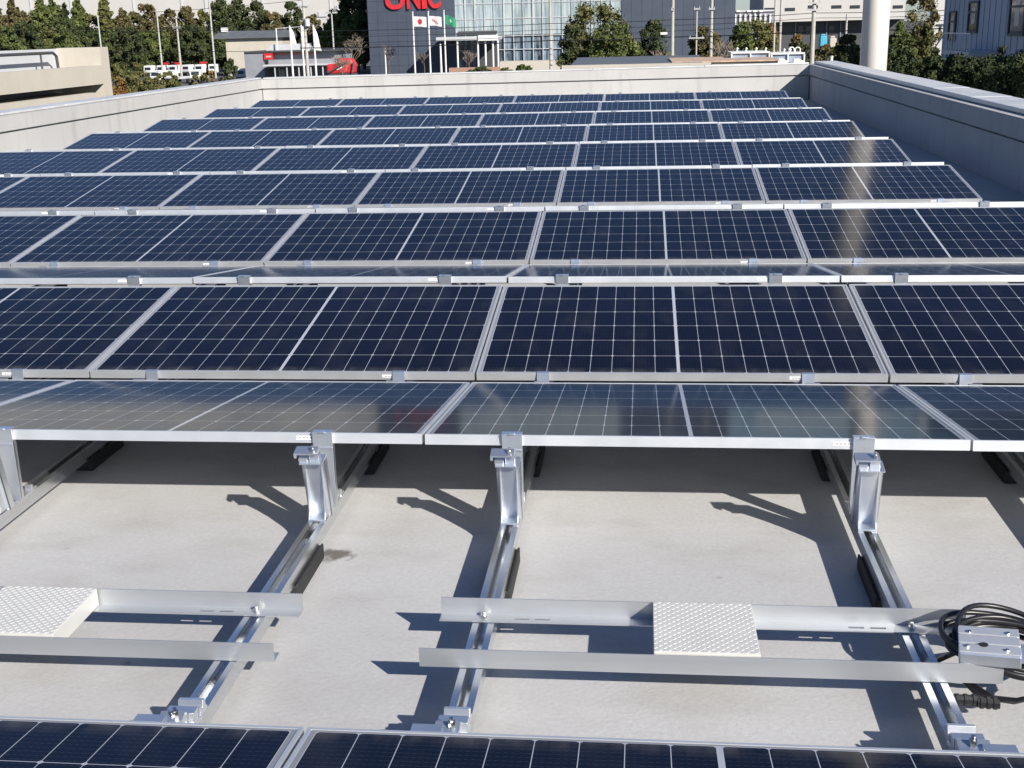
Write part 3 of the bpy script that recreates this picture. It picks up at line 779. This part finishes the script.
# right shaded building along the wall
rb = thing('sided_house', 'blue grey sided building in shade at the right edge', 'building')
XB = 16.
q = MB(); q.box(XB, XB+10, 22, 61.5, GZ, 4.6); q.build('wall', M['shadetint_wall'], rb)
q = MB(); y = 22.4
while y < 61.3: q.box(XB-.02, XB-.002, y, y+.03, GZ, 4.5); y += .9
q.build('siding_joint', M['grey'], rb)
def yat(px):
    d = fw+rt*((px-512)/F)-up*((20-384)/F); return CAM.y+d.y*(XB-CAM.x)/d.x
def zat(px, py):
    d = fw+rt*((px-512)/F)-up*((py-384)/F); return CAM.z+d.z*(XB-CAM.x)/d.x
for (x0, x1, y0, y1) in ((950, 957, 11, 41), (969, 979, 1, 33), (1010, 1026, -10, 36)):
    ya, yb_ = yat(x1), yat(x0); za, zb2 = zat((x0+x1)/2, y1), zat((x0+x1)/2, y0)
    q = MB()
    for (p0, p1, s0, s1) in ((ya, ya+.15, za, zb2), (yb_-.15, yb_, za, zb2), (ya+.15, yb_-.15, za, za+.1), (ya+.15, yb_-.15, zb2-.1, zb2), (ya+.15, yb_-.15, za+(zb2-za)*.62, za+(zb2-za)*.62+.09)): q.box(XB-.09, XB-.021, p0, p1, s0, s1)
    w_ = q.build('window', M['darkgrey'], rb)
    q = MB(); q.box(XB-.05, XB-.022, ya+.15, yb_-.15, za+.1, za+(zb2-za)*.62); q.box(XB-.05, XB-.022, ya+.15, yb_-.15, za+(zb2-za)*.62+.09, zb2-.1); q.build('pane', M['winglass'], w_)
    q = MB(); m_ = (ya+yb_)/2; q.box(XB-.058, XB-.0505, m_-.35, m_+.3, za+.4, zb2-.3); q.build('curtain', M['winpale'], w_)
st = thing('railed_stair', 'pale metal stair landing with thin railings on the shaded building', 'stairs')
q = MB()
ya, yb_ = yat(1003), yat(966); zr, zb2 = zat(984, 32), zat(984, 50)
q.box(XB-1.3, XB-1.25, ya, yb_-1.5, zr-.05, zr); 
n_ = 11
for i in range(n_): y = ya+(yb_-1.5-ya)*i/(n_-1); q.box(XB-1.29, XB-1.26, y, y+.03, zb2, zr)
q.prism([(yb_-1.5, zr), (yb_-1.5, zr-.06), (yb_+.6, zb2-.06), (yb_+.6, zb2)], XB-1.3, XB-1.25)
q.build('railing', M['white'], st)
q = MB(); q.box(XB-1.3, XB-.03, ya, yb_-1.5, zb2-.2, zb2-.01); q.build('landing', M['palegrey'], st)
q = MB(); a = PX(939, 20, 90); pbox(q, 934, 947, -40, 60, 112, 1.5, GZ); o = thing('narrow_white_building', 'narrow white building strip between the brown tree and shaded building', 'building'); q.build('wall', M['whitewall'], o)
q = MB(); pbox(q, 937, 945, 24, 25.2, 111.85, .14); pbox(q, 940, 941.2, 26, 40, 111.85, .14); q.build('pipework', M['darkgrey'], o)

# left neighbour terrace
tb = thing('terrace_building', 'cream terrace building with a railed balcony beyond the left parapet', 'building')
XT = -16.
def at_x(px, py, X):
    d = fw+rt*((px-512)/F)-up*((py-384)/F); return CAM+d*((X-CAM.x)/d.x)
e1 = at_x(101, 60, XT).y; e0 = 8.
zp1 = at_x(98, 65.5, XT).z; zp0 = at_x(98, 84.5, XT).z; ztop = at_x(102, 47, XT).z
q = MB(); q.box(XT-.3, XT, e0, e1, zp0, zp1); q.box(XT-1.4, XT, e1+.002, e1+.6, GZ, ztop); q.build('wall', M['cream'], tb)
q = MB(); q.box(XT-3.5, XT-.31, e0, e1-.01, zp0-.02, zp0+.18); q.build('balcony_floor', M['cream'], tb)
q = MB(); q.box(XT-1.6, XT-1.3, e0, e1-.01, GZ, zp0-.03); q.build('recessed_wall', M['wall'], tb)
q = MB(); q.box(XT-1.25, XT-.06, e0, e1-.6, GZ, at_x(60, 97, XT).z); q.build('plinth', M['cream'], tb)
q = MB(); zr = at_x(60, 52.5, XT-1.0).z; zl = zp1
q.tube([(XT-1, e0, zr), (XT-1, e1-1.1, zr), (XT-1, e1-.9, zr-.1), (XT-1, e1-.85, zl-.2)], .045, 8)
for y in (e1-1.9, e1-5.2, e1-8.5, e1-11.8): q.tube([(XT-1, y, zl-.3), (XT-1, y, zr)], .03, 6)
q.build('handrail', M['darkgrey'], tb)
q = MB(); q.box(XT-1.5, XT-1.39, e0, e1+.5, zl-.3, at_x(60, 48.6, XT-1.39).z); q.build('screen_panel', M['palegrey'], tb)

# left-side buildings
gh = thing('gabled_shed', 'long shed with low grey roof and cream wall among the trees', 'building')
q = MB(); pbox(q, 226, 283, 36.5, 60, 288, 10, GZ); q.build('wall', M['cream'], gh)
a, b2 = PX(212, 36, 287), PX(285, 37, 287); z = PX(250, 36.8, 287).z
q = MB(); q.prism([(0, z), (6, z+1.5), (12, z), (12, z-.3), (0, z-.3)], a.x, b2.x, 'x', Matrix.Translation((0, 287, 0))); q.build('roof', M['roofgrey'], gh)
q = MB(); pbox(q, 221, 226, 27.5, 32, 291, 1.5); q.build('roof_vent', M['white'], gh)
go = thing('reception_building', 'small grey office building with red sign and dark roof edge', 'building')
YO = 236
q = MB(); pbox(q, 245, 264, 51.5, 80, YO, 16, GZ); pbox(q, 264.02, 336, 52, 67, YO+1.5, 14); pbox(q, 264.02, 336, 67, 80, YO+5, 10, GZ); q.build('wall', M['grey'], go)
q = MB(); pbox(q, 244, 338, 50.4, 52.0, YO-.3, 17); q.build('roof_edge', M['darkgrey'], go)
q = MB(); pbox(q, 263, 345, 64, 65.6, YO-3, 6); q.build('awning', M['palegrey'], go)
for x in (275, 287, 299, 311, 323):
    q = MB(); pbox(q, x-.5, x+.5, 65.6, 80, YO-2.6, .2, GZ); q.build('column', M['palegrey'], go)
q = MB(); pbox(q, 280, 284.6, 69.5, 80, YO+4.7, .2, GZ); q.build('door', M['white'], go)
q = MB(); pbox(q, 264, 272.5, 53.3, 59.5, YO-.4, .3); q.build('sign', M['red'], go)
q = MB(); pbox(q, 266, 271, 55.8, 57.4, YO-.5, .1); q.build('sign_emblem', simple('sign_pale', (.62, .30, .26), .5), go)
q = MB(); pbox(q, 273.5, 318, 52.4, 54.5, YO+1.2, .2); q.build('sign_band', simple('faded_red', (.34, .13, .13), .6), go)
q = MB(); a, b2 = PX(267, 50, YO+6), PX(306, 50, YO+6); z = PX(287, 50.3, YO+6).z
q.prism([(a.x, z), (b2.x, z), (b2.x-.4, z+1.2), (a.x+1.4, z+1.2)], YO+5, YO+12, 'y'); q.build('roof_lantern', M['palegrey'], go)
fr = thing('white_pipe_frame', 'thin white pipe frame standing above the grey office roof', 'frame')
q = MB(); a, b2 = PX(276, 28.5, 240), PX(303, 26.5, 240); q.tube([(a.x, 240, GZ), (a.x, 240, a.z), (b2.x, 240, b2.z), (b2.x, 240, GZ)], .13, 6); q.build('pipe', M['white'], fr)

# red crane body beyond the office
rc = thing('crane_truck', 'red rounded crane truck half hidden behind the far parapet', 'truck', PX(342, 66, 212)); rc.location.z = GZ
s = 212/1198; zc = PX(342, 66, 212).z-GZ; 
q = MB(); prf = [(-14*s, -7*s), (13*s, -7*s), (14*s, 2*s), (11*s, 7*s), (2*s, 7.5*s), (-3*s, 7.5*s), (-3.5*s, 3*s), (-14*s, 2*s)]
q.prism(prf, -1.3, 1.3, 'y', Matrix.Translation((0, 0, zc))); q.build('body', M['red'], rc, bevel=.25)
q = MB(); q.prism([(-6*s, -2*s), (2*s, 1*s), (4*s, 0*s), (-3*s, -4*s)], -1.34, -1.3, 'y', Matrix.Translation((0, 0, zc))); q.build('white_stripe', M['white'], rc)
q = MB(); q.tube([(-12*s, -1.6, zc-6*s), (-2*s, -1.6, zc-1*s), (9*s, -1.6, zc+5*s)], .14, 6); q.tube([(12*s, -1.7, zc-6*s), (14*s, -1.7, zc+4*s)], .12, 6); q.build('boom', M['darkgrey'], rc)
q = MB(); q.box(-14*s, 14*s, -1.2, 1.2, .6, zc-7*s); q.build('chassis', M['darkgrey'], rc)
for x in (-9, 0, 9):
    q = MB(); q.tube([(x*s, -1.35, .5), (x*s, -.95, .5)], .5, 16); q.build('wheel', M['tyre'], rc)

# parked trucks
def truck(px, Y, label, red, first=[None]):
    p = PX(px, 60, Y); t = thing('parked_truck', label, 'truck', (p.x, Y, GZ), (0, 0, random.uniform(-.35, .2)), 'white trucks parked in rows')
    q = MB(); q.prism([(-1.0, .8), (-1.15, 1.5), (-.95, 2.75), (.9, 2.8), (.9, .8)], -1.1, 1.1); q.build('cab', M['white'], t, bevel=.08)
    q = MB(); q.prism([(-1.15, 1.7), (-1.03, 2.35), (-1.0, 2.35), (-1.12, 1.7)], -.82, .82); q.build('windscreen', M['winglass'], t)
    q = MB(); q.box(-1.1, 1.1, 1.0, 6.2, .9, 1.35); q.build('deck', M['palegrey'], t)
    q = MB(); q.box(-.95, .95, -1.17, -1.0, .75, 1.15); q.build('bumper', M['darkgrey'], t)
    for x in (-.95, .95):
        for y in (-.1, 4.6):
            q = MB(); q.tube([(x-.14, y, .48), (x+.14, y, .48)], .48, 14); q.build('wheel', M['tyre'], t)
    if red:
        q = MB(); q.box(-.45, .45, 1.1, 1.7, 1.35, 3.3); q.box(-.9, 1.0, 1.2, 1.5, 3.0, 3.35); q.build('crane', M['red'], t)
    return t
tr = [(149, 0), (162, 1), (174, 1), (187.5, 0), (200, 1), (213.5, 0), (237, 0), (248, 0)]
for i, (x, rd) in enumerate(tr):
    truck(x, 292, 'white truck%s, %s in the rear row of parked trucks' % (' with folded red crane' if rd else ' without crane', ORD[i+1]+' from left'), rd)
for i, x in enumerate((156, 170, 195, 241)):
    truck(x, 246, 'white truck in the nearer parked row behind the shrubs, %s from left' % ORD[i+1], 0)

# blue and white loads by the factory
for n, (x, y0, y1, mt, lb) in enumerate(((823.5, 34, 46, 'blue', 'blue covered stack standing in the factory yard'), (833, 36, 45, 'cream', 'cream covered stack right of the blue stack in the factory yard'))):
    q = MB(); pbox(q, x-3.4, x+3.4, y0+2, 52, 280, 3, GZ); pbox(q, x-2.6, x+2.2, y0, y0+2, 280.3, 2.2); tag(q.build('covered_stack', M[mt], bevel=.2), lb, 'covered stack', 'covered stacks by the factory')
for i, (x, mt, lb) in enumerate(((787, 'white', 'white van parked before the factory, left of the red one'), (797, 'red', 'red van parked before the factory'), (806, 'white', 'white van parked before the factory, right of the red one'))):
    p = PX(x, 40, 285); v = thing('parked_van', lb, 'van', (p.x, 285, GZ), (0, 0, 0), 'vans before the factory')
    q = MB(); q.prism([(-1.15, .4), (1.15, .4), (1.1, 1.3), (.95, 2.6), (-.95, 2.6), (-1.1, 1.3)], 0, 4.6, 'y'); q.build('body', M[mt], v, bevel=.1)
    q = MB(); q.prism([(-.95, 1.35), (.95, 1.35), (.85, 2.2), (-.85, 2.2)], -.03, -.005, 'y'); q.build('windscreen', M['winglass'], v)
    for xx in (-.9, .9):
        for yy in (.8, 3.8): q = MB(); q.tube([(xx-.12, yy, .36), (xx+.12, yy, .36)], .36, 12); q.build('wheel', M['tyre'], v)

# --- poles
def pole(label, xt, yt, Y, r, mat, name='utility_pole', cat='pole', arms=(), lamp=False, ext=0, group=None):
    a = PX(xt, max(yt, 0), Y); zt = a.z+ext
    t = thing(name, label, cat, (a.x, Y, GZ), (0, 0, 0), group); h = zt-GZ
    q = MB(); q.tube([(0, 0, 0), (0, 0, h)], r*1.15, 10, True, r*.8); q.build('shaft', M[mat], t)
    for (yy, w) in arms:
        z = PX(xt, yy, Y).z-GZ; hw = w*Y/F/2
        q = MB(); q.box(-hw, hw, -r*1.1-.1, -r*1.1, z-.06, z+.06)
        for e in (-.85, .8): q.tube([(e*hw, -r*1.1-.05, z+.06), (e*hw, -r*1.1-.05, z+.2)], .04, 6)
        q.build('crossarm', M['steel'], t)
    if lamp:
        for e in (-1, 1): q = MB(); q.box(min(e*.2, e*1.1), max(e*.2, e*1.1), -.3, .3, h-.1, h+.25); q.build('lamp_head', M['steel'], t)
    return t
gU = 'utility poles behind the roof'
pole('pale light pole right behind the end of the cream terrace', 97.5, 16, 190, .13, 'steel', 'light_pole', lamp=False, group='light poles')
pole('pale light pole rising from the trucks, left of the crossarm pole', 157, 16, 280, .2, 'steel', 'light_pole', group='light poles')
pole('concrete pole with crossarms between two pale light poles', 176, 17, 285, .24, 'cpole', arms=((18, 7), (26.5, 9), (28, 8)), group=gU)
pole('tall pale light pole right of the trucks with lamps halfway up', 209, 0, 275, .2, 'steel', 'light_pole', ext=8, group='light poles')
pole('pale light pole with twin lamps left of the bare tree', 331.5, 13, 240, .17, 'steel', 'light_pole', lamp=True, group='light poles')
pole('utility pole with transformer between the white banners', 303, 0, 200, .24, 'cpole', ext=6, arms=((6, 14), (21, 9)), group=gU)
pole('utility pole in front of the glass facade', 550, 0, 115, .15, 'cpole', ext=3, group=gU)
pole('utility pole in front of the navy wall, left of the lamp crossarm pole', 673, 0, 112, .16, 'cpole', ext=3, arms=((10, 3),), group=gU)
pole('thin pole with a crossarm halfway up before the brown tree', 697, 8, 108, .08, 'cpole', arms=((9, 6), (38, 15)), group=gU)
pole('dark weathered utility pole right of the brown tree', 712, 0, 112, .15, 'cpole', ext=3, arms=((9, 6),), group=gU)
pole('slim utility pole, left of a close pair before the factory', 775.5, 0, 120, .11, 'cpole', ext=3, group=gU)
pole('utility pole, right of a close pair before the factory', 781.5, 0, 120, .13, 'cpole', ext=3, group=gU)
pole('thick utility pole standing at the roof corner before the factory', 814.5, 0, 105, .2, 'cpole', ext=3, arms=((10, 16), (3, 12)), group=gU)
pole('short pale pole before the tree left of the white pillar', 847, 14, 150, .15, 'cpole', group=gU)
pole('slim grey pole between the flags and the entrance canopy', 440.3, 44, 262, .22, 'white', 'post', group=None)
pole('low white post at the left end of the navy wall', 385, 51, 262, .15, 'white', 'post', group=None)
tf = PX(304.5, 22.5, 199.5); q = MB(); q.tube([(tf.x+.45, 199.5, tf.z-.6), (tf.x+.45, 199.5, tf.z+.6)], .42, 12); tag(q.build('transformer', M['palegrey']), 'grey transformer drum on the utility pole between the banners', 'transformer')
# sign on the tree
q = MB(); pbox(q, 660.5, 667.5, 32.2, 34.6, 111, .06); tag(q.build('wire_marker', M['white']), 'small white plate hanging on the wires beside the utility pole', 'plate')

# --- flags
def flag(label, xt, yt, Y, cloth, emblem=None, w=12.5, h=9.5, sag=.25):
    a = PX(xt, yt, Y); s = Y/F
    t = thing('flag_pole', label, 'flagpole', (a.x, Y, GZ), (0, 0, 0), 'flagpoles before the navy office block'); H = a.z-GZ
    q = MB(); q.tube([(0, 0, 0), (0, 0, H)], .19, 8, True, .12); q.build('shaft', M['white'], t)
    q = MB(); q.tube([(0, 0, H), (0, 0, H+.3)], .2, 8); q.build('finial', M['steel'], t)
    q = MB(); nx, ny = 14, 6; th = .02
    def P(u, v, o=0): return (.16+u*w*s, .18*math.sin(u*7)*u+o, H-.7-v*h*s-sag*u*u*h*s*.6)
    for o in (0, th):
        for j in range(ny):
            for i in range(nx):
                q.add([P(i/nx, j/ny, o), P((i+1)/nx, j/ny, o), P((i+1)/nx, (j+1)/ny, o), P(i/nx, (j+1)/ny, o)], [(0, 1, 2, 3)])
    f = q.build('flag', cloth, t)
    if emblem:
        q = MB(); kind, mt = emblem
        def D(u, v): p = P(u, v, -.05); return p
        if kind == 'disc':
            q.add([D(.5, .5)]+[D(.5+.19*math.cos(a2), .5+.27*math.sin(a2)) for a2 in [i*2*math.pi/20 for i in range(20)]], [(0, i+1, (i+1) % 20+1) for i in range(20)])
        elif kind == 'swoosh':
            for (u, v) in ((.22, .3), (.36, .38), (.5, .5), (.64, .62)): q.add([D(u, v), D(u+.15, v), D(u+.12, v+.22), D(u-.02, v+.2)], [(0, 1, 2, 3)])
        else:
            q.add([D(.42, .42), D(.62, .42), D(.62, .58), D(.42, .58)], [(0, 1, 2, 3)]); q.add([D(.48, .28), D(.56, .28), D(.56, .72), D(.48, .72)], [(0, 1, 2, 3)])
        q.build('emblem', mt, f)
    return t
pinkred = simple('faded_emblem_red', (.50, .16, .17), .7)
flag('flagpole with white flag bearing a red disc', 412.6, 13, 255, M['white'], ('disc', simple('disc_red', (.48, .035, .045), .7)), sag=.15)
flag('flagpole with white flag bearing a pale red mark', 428.2, 12.5, 255, M['white'], ('swoosh', pinkred), w=12, h=9)
flag('flagpole with green flag', 443.8, 11.5, 255, M['green'], ('cross', simple('flag_pale', (.45, .55, .5), .7)), w=11, h=9, sag=.8)
def banner(label, xt, yt, Y, w, h):
    a = PX(xt, yt, Y); s = Y/F; t = thing('banner_pole', label, 'flagpole', (a.x, Y, GZ), (0, 0, 0), 'white banners before the grey office'); H = a.z-GZ
    q = MB(); q.tube([(0, 0, 0), (0, 0, H)], .2, 8, True, .12); q.build('shaft', M['white'], t)
    q = MB(); n = 10
    for i in range(n):
        u0, u1 = i/n, (i+1)/n
        W0, W1 = (.08+w*s*u0**.8), (.08+w*s*u1**.8); y0_, y1_ = .2*math.sin(u0*6), .2*math.sin(u1*6)
        q.add([(.1, y0_, H-.2-h*s*u0), (.1+W0, y0_+.15, H-.2-h*s*u0-.2), (.1+W1, y1_+.15, H-.2-h*s*u1-.2), (.1, y1_, H-.2-h*s*u1)], [(0, 1, 2, 3)])
        q.add([(.1, y0_+.03, H-.2-h*s*u0), (.1+W0, y0_+.18, H-.2-h*s*u0-.2), (.1+W1, y1_+.18, H-.2-h*s*u1-.2), (.1, y1_+.03, H-.2-h*s*u1)], [(0, 1, 2, 3)])
    q.build('banner', M['white'], t)
banner('pole with drooping white banner, left of the utility pole with transformer', 289.5, 25.5, 215, 5.5, 17)
banner('pole with hanging white banner close beside the utility pole with transformer', 301, 25, 214, 6, 23)
banner('pole with hanging white banner, right of the utility pole with transformer', 313, 25, 215, 6, 23)

# --- wires
def wire(pts, r, label):
    q = MB(); out = []
    for (a, b2) in zip(pts[:-1], pts[1:]):
        for i in range(7): u = i/6; p = a.lerp(b2, u); p.z -= .25*4*u*(1-u)*((b2-a).length/40); out.append(p)
    q.tube(out, r, 5); tag(q.build('overhead_wire', M['cable'] if r > .02 else M['steel']), label, 'wire', 'overhead wires')
for i, (yl, yr, r) in enumerate(((23.5, 9, .028), (29.5, 14, .022), (35.5, 19, .022), (40.5, 27, .045))):
    pts = [PX(300, yl+7.5, 112), PX(550, yl, 112), PX(673, (yl*2+yr)/3+1, 112), PX(814, yr+4, 108), PX(1060, yr-4, 95)]
    wire(pts, r, 'overhead wire crossing before the navy block, %s from top' % ORD[i+1])
for i, (y, r) in enumerate(((28.5, .05), (31, .04), (52, .05))):
    wire([PX(-30, y+2, 240), PX(98, y, 240), PX(209, y-.5, 240), PX(303, y-2, 240)], r, 'overhead wire across the left tree bank, %s from top' % ORD[i+1])
wire([PX(120, 14, 330), PX(303, 0, 330)], .06, 'overhead wire sloping across the white warehouse')

# --- trees (picture x, width, top y, distance)
rows = [
 ('cone', 2, 26, 6, 345, 'fol_b', 'brown conifer at the left edge of the tree bank'),
 ('cone', 16, 26, -3, 345, 'fol_b', 'brown topped conifer, second from left on the tree bank'),
 ('cone', 44, 34, -4, 345, 'fol_g', 'broad green conifer above the cream terrace'),
 ('cone', 56, 30, -3, 350, 'fol_g', 'green conifer touching the broad one above the terrace'),
 ('cone', 68, 14, 1, 345, 'fol_d', 'thin dark conifer between two larger conifers'),
 ('cone', 81, 24, -3, 345, 'fol_g', 'green conifer left of the first light pole'),
 ('cone', 108, 22, -5, 345, 'fol_o', 'olive conifer right of the first light pole'),
 ('cone', 124, 26, 7, 345, 'fol_b', 'brown conifer right of the olive conifer'),
 ('round', 150, 28, 4, 345, 'fol_b', 'round brown tree against the white warehouse, left one'),
 ('round', 171, 22, 9, 345, 'fol_b', 'round brown tree against the white warehouse, middle one'),
 ('round', 190, 26, 7, 345, 'fol_b', 'round brown tree against the white warehouse, right one'),
 ('round', 205, 18, 10, 345, 'fol_o', 'small olive tree beside the tall light pole'),
 ('cone', 222, 34, -8, 330, 'fol_d', 'tall dark evergreen above the low shed, left'),
 ('cone', 240, 34, -6, 332, 'fol_d', 'tall dark evergreen above the low shed, right'),
 ('round', 257, 30, 2, 330, 'fol_d', 'dark round tree right of the low shed roof'),
 ('round', 273, 22, 9, 325, 'fol_b', 'brown tree behind the thin white pipe frame'),
 ('round', 293, 26, 2, 330, 'fol_d', 'dark green tree behind the banners'),
 ('round', 312, 24, 14, 325, 'fol_b', 'brown tree right of the banners'),
 ('cone', 347, 36, -14, 320, 'fol_d', 'tall dark evergreen right of the warehouse, left'),
 ('cone', 363, 30, -16, 318, 'fol_d', 'tall dark evergreen against the navy block'),
 ('round', 338, 34, 12, 300, 'fol_g', 'mid green tree below the tall evergreens, left'),
 ('round', 357, 36, 14, 290, 'fol_g', 'mid green tree below the tall evergreens, right'),
]
rows += [('round', 30, 30, 12, 352, 'fol_b', 'brown tree filling the gap between the brown and the broad green conifer'), ('round', 95, 26, 15, 352, 'fol_o', 'olive tree behind the first light pole'),
 ('round', 136, 24, 13, 352, 'fol_o', 'olive tree between the brown conifer and the round brown trees'), ('round', 62, 30, 16, 340, 'fol_d', 'dark tree low between the green conifers')]
for i, (kd, x, w, yt, Y, fo, lb) in enumerate(rows): tree(lb, kd, x, w, yt, Y, fo, i % 3)
fo_cycle = ['fol_g', 'fol_d', 'fol_o', 'fol_g', 'fol_d', 'fol_g', 'fol_d', 'fol_g', 'fol_g', 'fol_d', 'fol_d', 'fol_g', 'fol_d', 'fol_d']
for i in range(14):
    x = 4+i*20.5; tree('%s broadleaf tree of the hedge bank behind the trucks, %s from left' % ({'fol_g': 'green', 'fol_d': 'dark', 'fol_o': 'olive'}[fo_cycle[i]], ORD[i+1] if i < 13 else 'last'), 'hedge', x, 34, [21, 19, 24, 25, 22, 24, 26, 27, 24, 23, 25, 27, 31, 40][i], 316+5*(i % 3), fo_cycle[i], i % 3, 'broadleaf trees of the hedge bank', name='broadleaf_tree')
for i, (x, w, yt, Y, fo, lb) in enumerate(((118, 34, 60, 60, 'fol_o', 'olive shrub just beyond the terrace end'), (113, 18, 70, 52, 'fol_r', 'rust tinted shrub at the foot of the terrace end'), (136, 38, 62, 64, 'fol_o', 'olive shrub between the terrace and the trucks'), (163, 26, 66, 66, 'fol_o', 'thin olive shrub before the left trucks'), (198, 30, 69, 70, 'fol_o', 'olive shrub before the trucks, left of a dark round one'), (210, 10, 70, 66, 'fol_r', 'small yellow orange shrub beside a dark round one'), (226, 26, 58, 70, 'fol_d', 'dark round shrub right of the trucks'))):
    tree(lb, 'round' if fo == 'fol_d' else 'hedge', x, w, yt, Y, fo, i % 3, 'shrubs beyond the left parapet', cat='shrub', name='shrub')
bare_tree('thin bare tree whose twigs cross the red crane truck', 340, 46, 46, 203, 21)
bare_tree('bare grey twigged tree before the mid green trees', 352, 46, 26, 240, 3)
bare_tree('slim bare tree left of the first flagpole', 388, 24, 38, 262, 4)
bare_tree('slim bare tree between the first two flagpoles', 423, 16, 46, 262, 6)
bare_tree('small bare tree under the entrance canopy', 468, 18, 44, 252, 8)
bare_tree('bare pinkish tree right of the dark tree before the navy wall', 664, 34, 38, 150, 9)
bare_tree('bare tree left of the glazed rooftop units', 728, 34, 22, 150, 12)
T2 = [('round', 596, 76, 6, 150, 'fol_o', 'large round olive green tree before the glass facade'), ('round', 612, 52, 22, 146, 'fol_g', 'green bush at the lower right of the large round tree'),
 ('round', 577, 40, 26, 148, 'fol_d', 'dark tree at the lower left of the large round tree'),
 ('round', 655, 36, 19, 160, 'fol_d', 'dark tree with white plate in front of the navy wall'), ('round', 632, 34, 42, 148, 'fol_d', 'low dark bush between the round tree and the dark tree'),
 ('round', 705, 38, 25, 160, 'fol_b', 'brown tree behind the thin crossarm pole'), ('round', 752, 52, 21, 170, 'fol_o', 'wide olive tree behind the glazed rooftop units'), ('round', 742, 34, 24, 165, 'fol_g', 'green tree behind the left glazed unit'), ('round', 770, 22, 23, 175, 'fol_r', 'rust coloured tree left of the pole pair'),
 ('round', 802, 36, 42, 140, 'fol_d', 'dark bush right of the pole pair'), ('round', 796, 20, 34, 150, 'fol_r', 'rust bush above the dark bush before the factory'), ('round', 848, 32, 34, 120, 'fol_d', 'dark tree left of the white pillar'), ('round', 834, 18, 46, 125, 'fol_o', 'low olive bush left of the dark tree by the pillar'), ('round', 824, 26, 44, 130, 'fol_b', 'small brown bush below the blue stack'), ('round', 838, 22, 42, 134, 'fol_o', 'olive bush below the cream stack'),
 ('round', 920, 44, -14, 100, 'fol_b', 'tall brown tree right of the white pillar'), ('round', 901, 34, 22, 80, 'fol_g', 'bright green tree right of the white pillar'), ('round', 927, 24, 24, 84, 'fol_o', 'olive tree before the narrow white building')]
for i, (kd, x, w, yt, Y, fo, lb) in enumerate(T2): tree(lb, kd, x, w, yt, Y, fo, i % 3)
HP = ['first', 'second', 'third', 'fourth', 'fifth', 'sixth', 'seventh', 'eighth', 'last']
for i, (x, w, yt, Y) in enumerate(((898, 66, 43, 46), (922, 70, 47, 42), (942, 70, 44, 40), (962, 76, 50, 37), (984, 84, 47, 35), (1004, 84, 42, 33), (1022, 90, 46, 31), (1050, 110, 38, 29), (1090, 130, 34, 27))):
    tree('dark hedge shrub in shade below the sided building, %s counting away from the pillar' % HP[i], 'hedge', x, w, yt, Y, 'fol_d', i % 3, 'dark shrubs behind the right parapet', cat='shrub', name='shrub')
for i, (x, w, yt) in enumerate(((478, 22, 66), (523, 14, 64), (505, 12, 67.5))):
    tree('low green shrub before the cream boundary wall, %s' % ['left and largest', 'right and brightest', 'small middle one'][i], 'hedge', x, w, yt, 225, ['fol_d', 'fol_g', 'fol_o'][i], i, 'low shrubs before the office', cat='shrub', name='shrub')
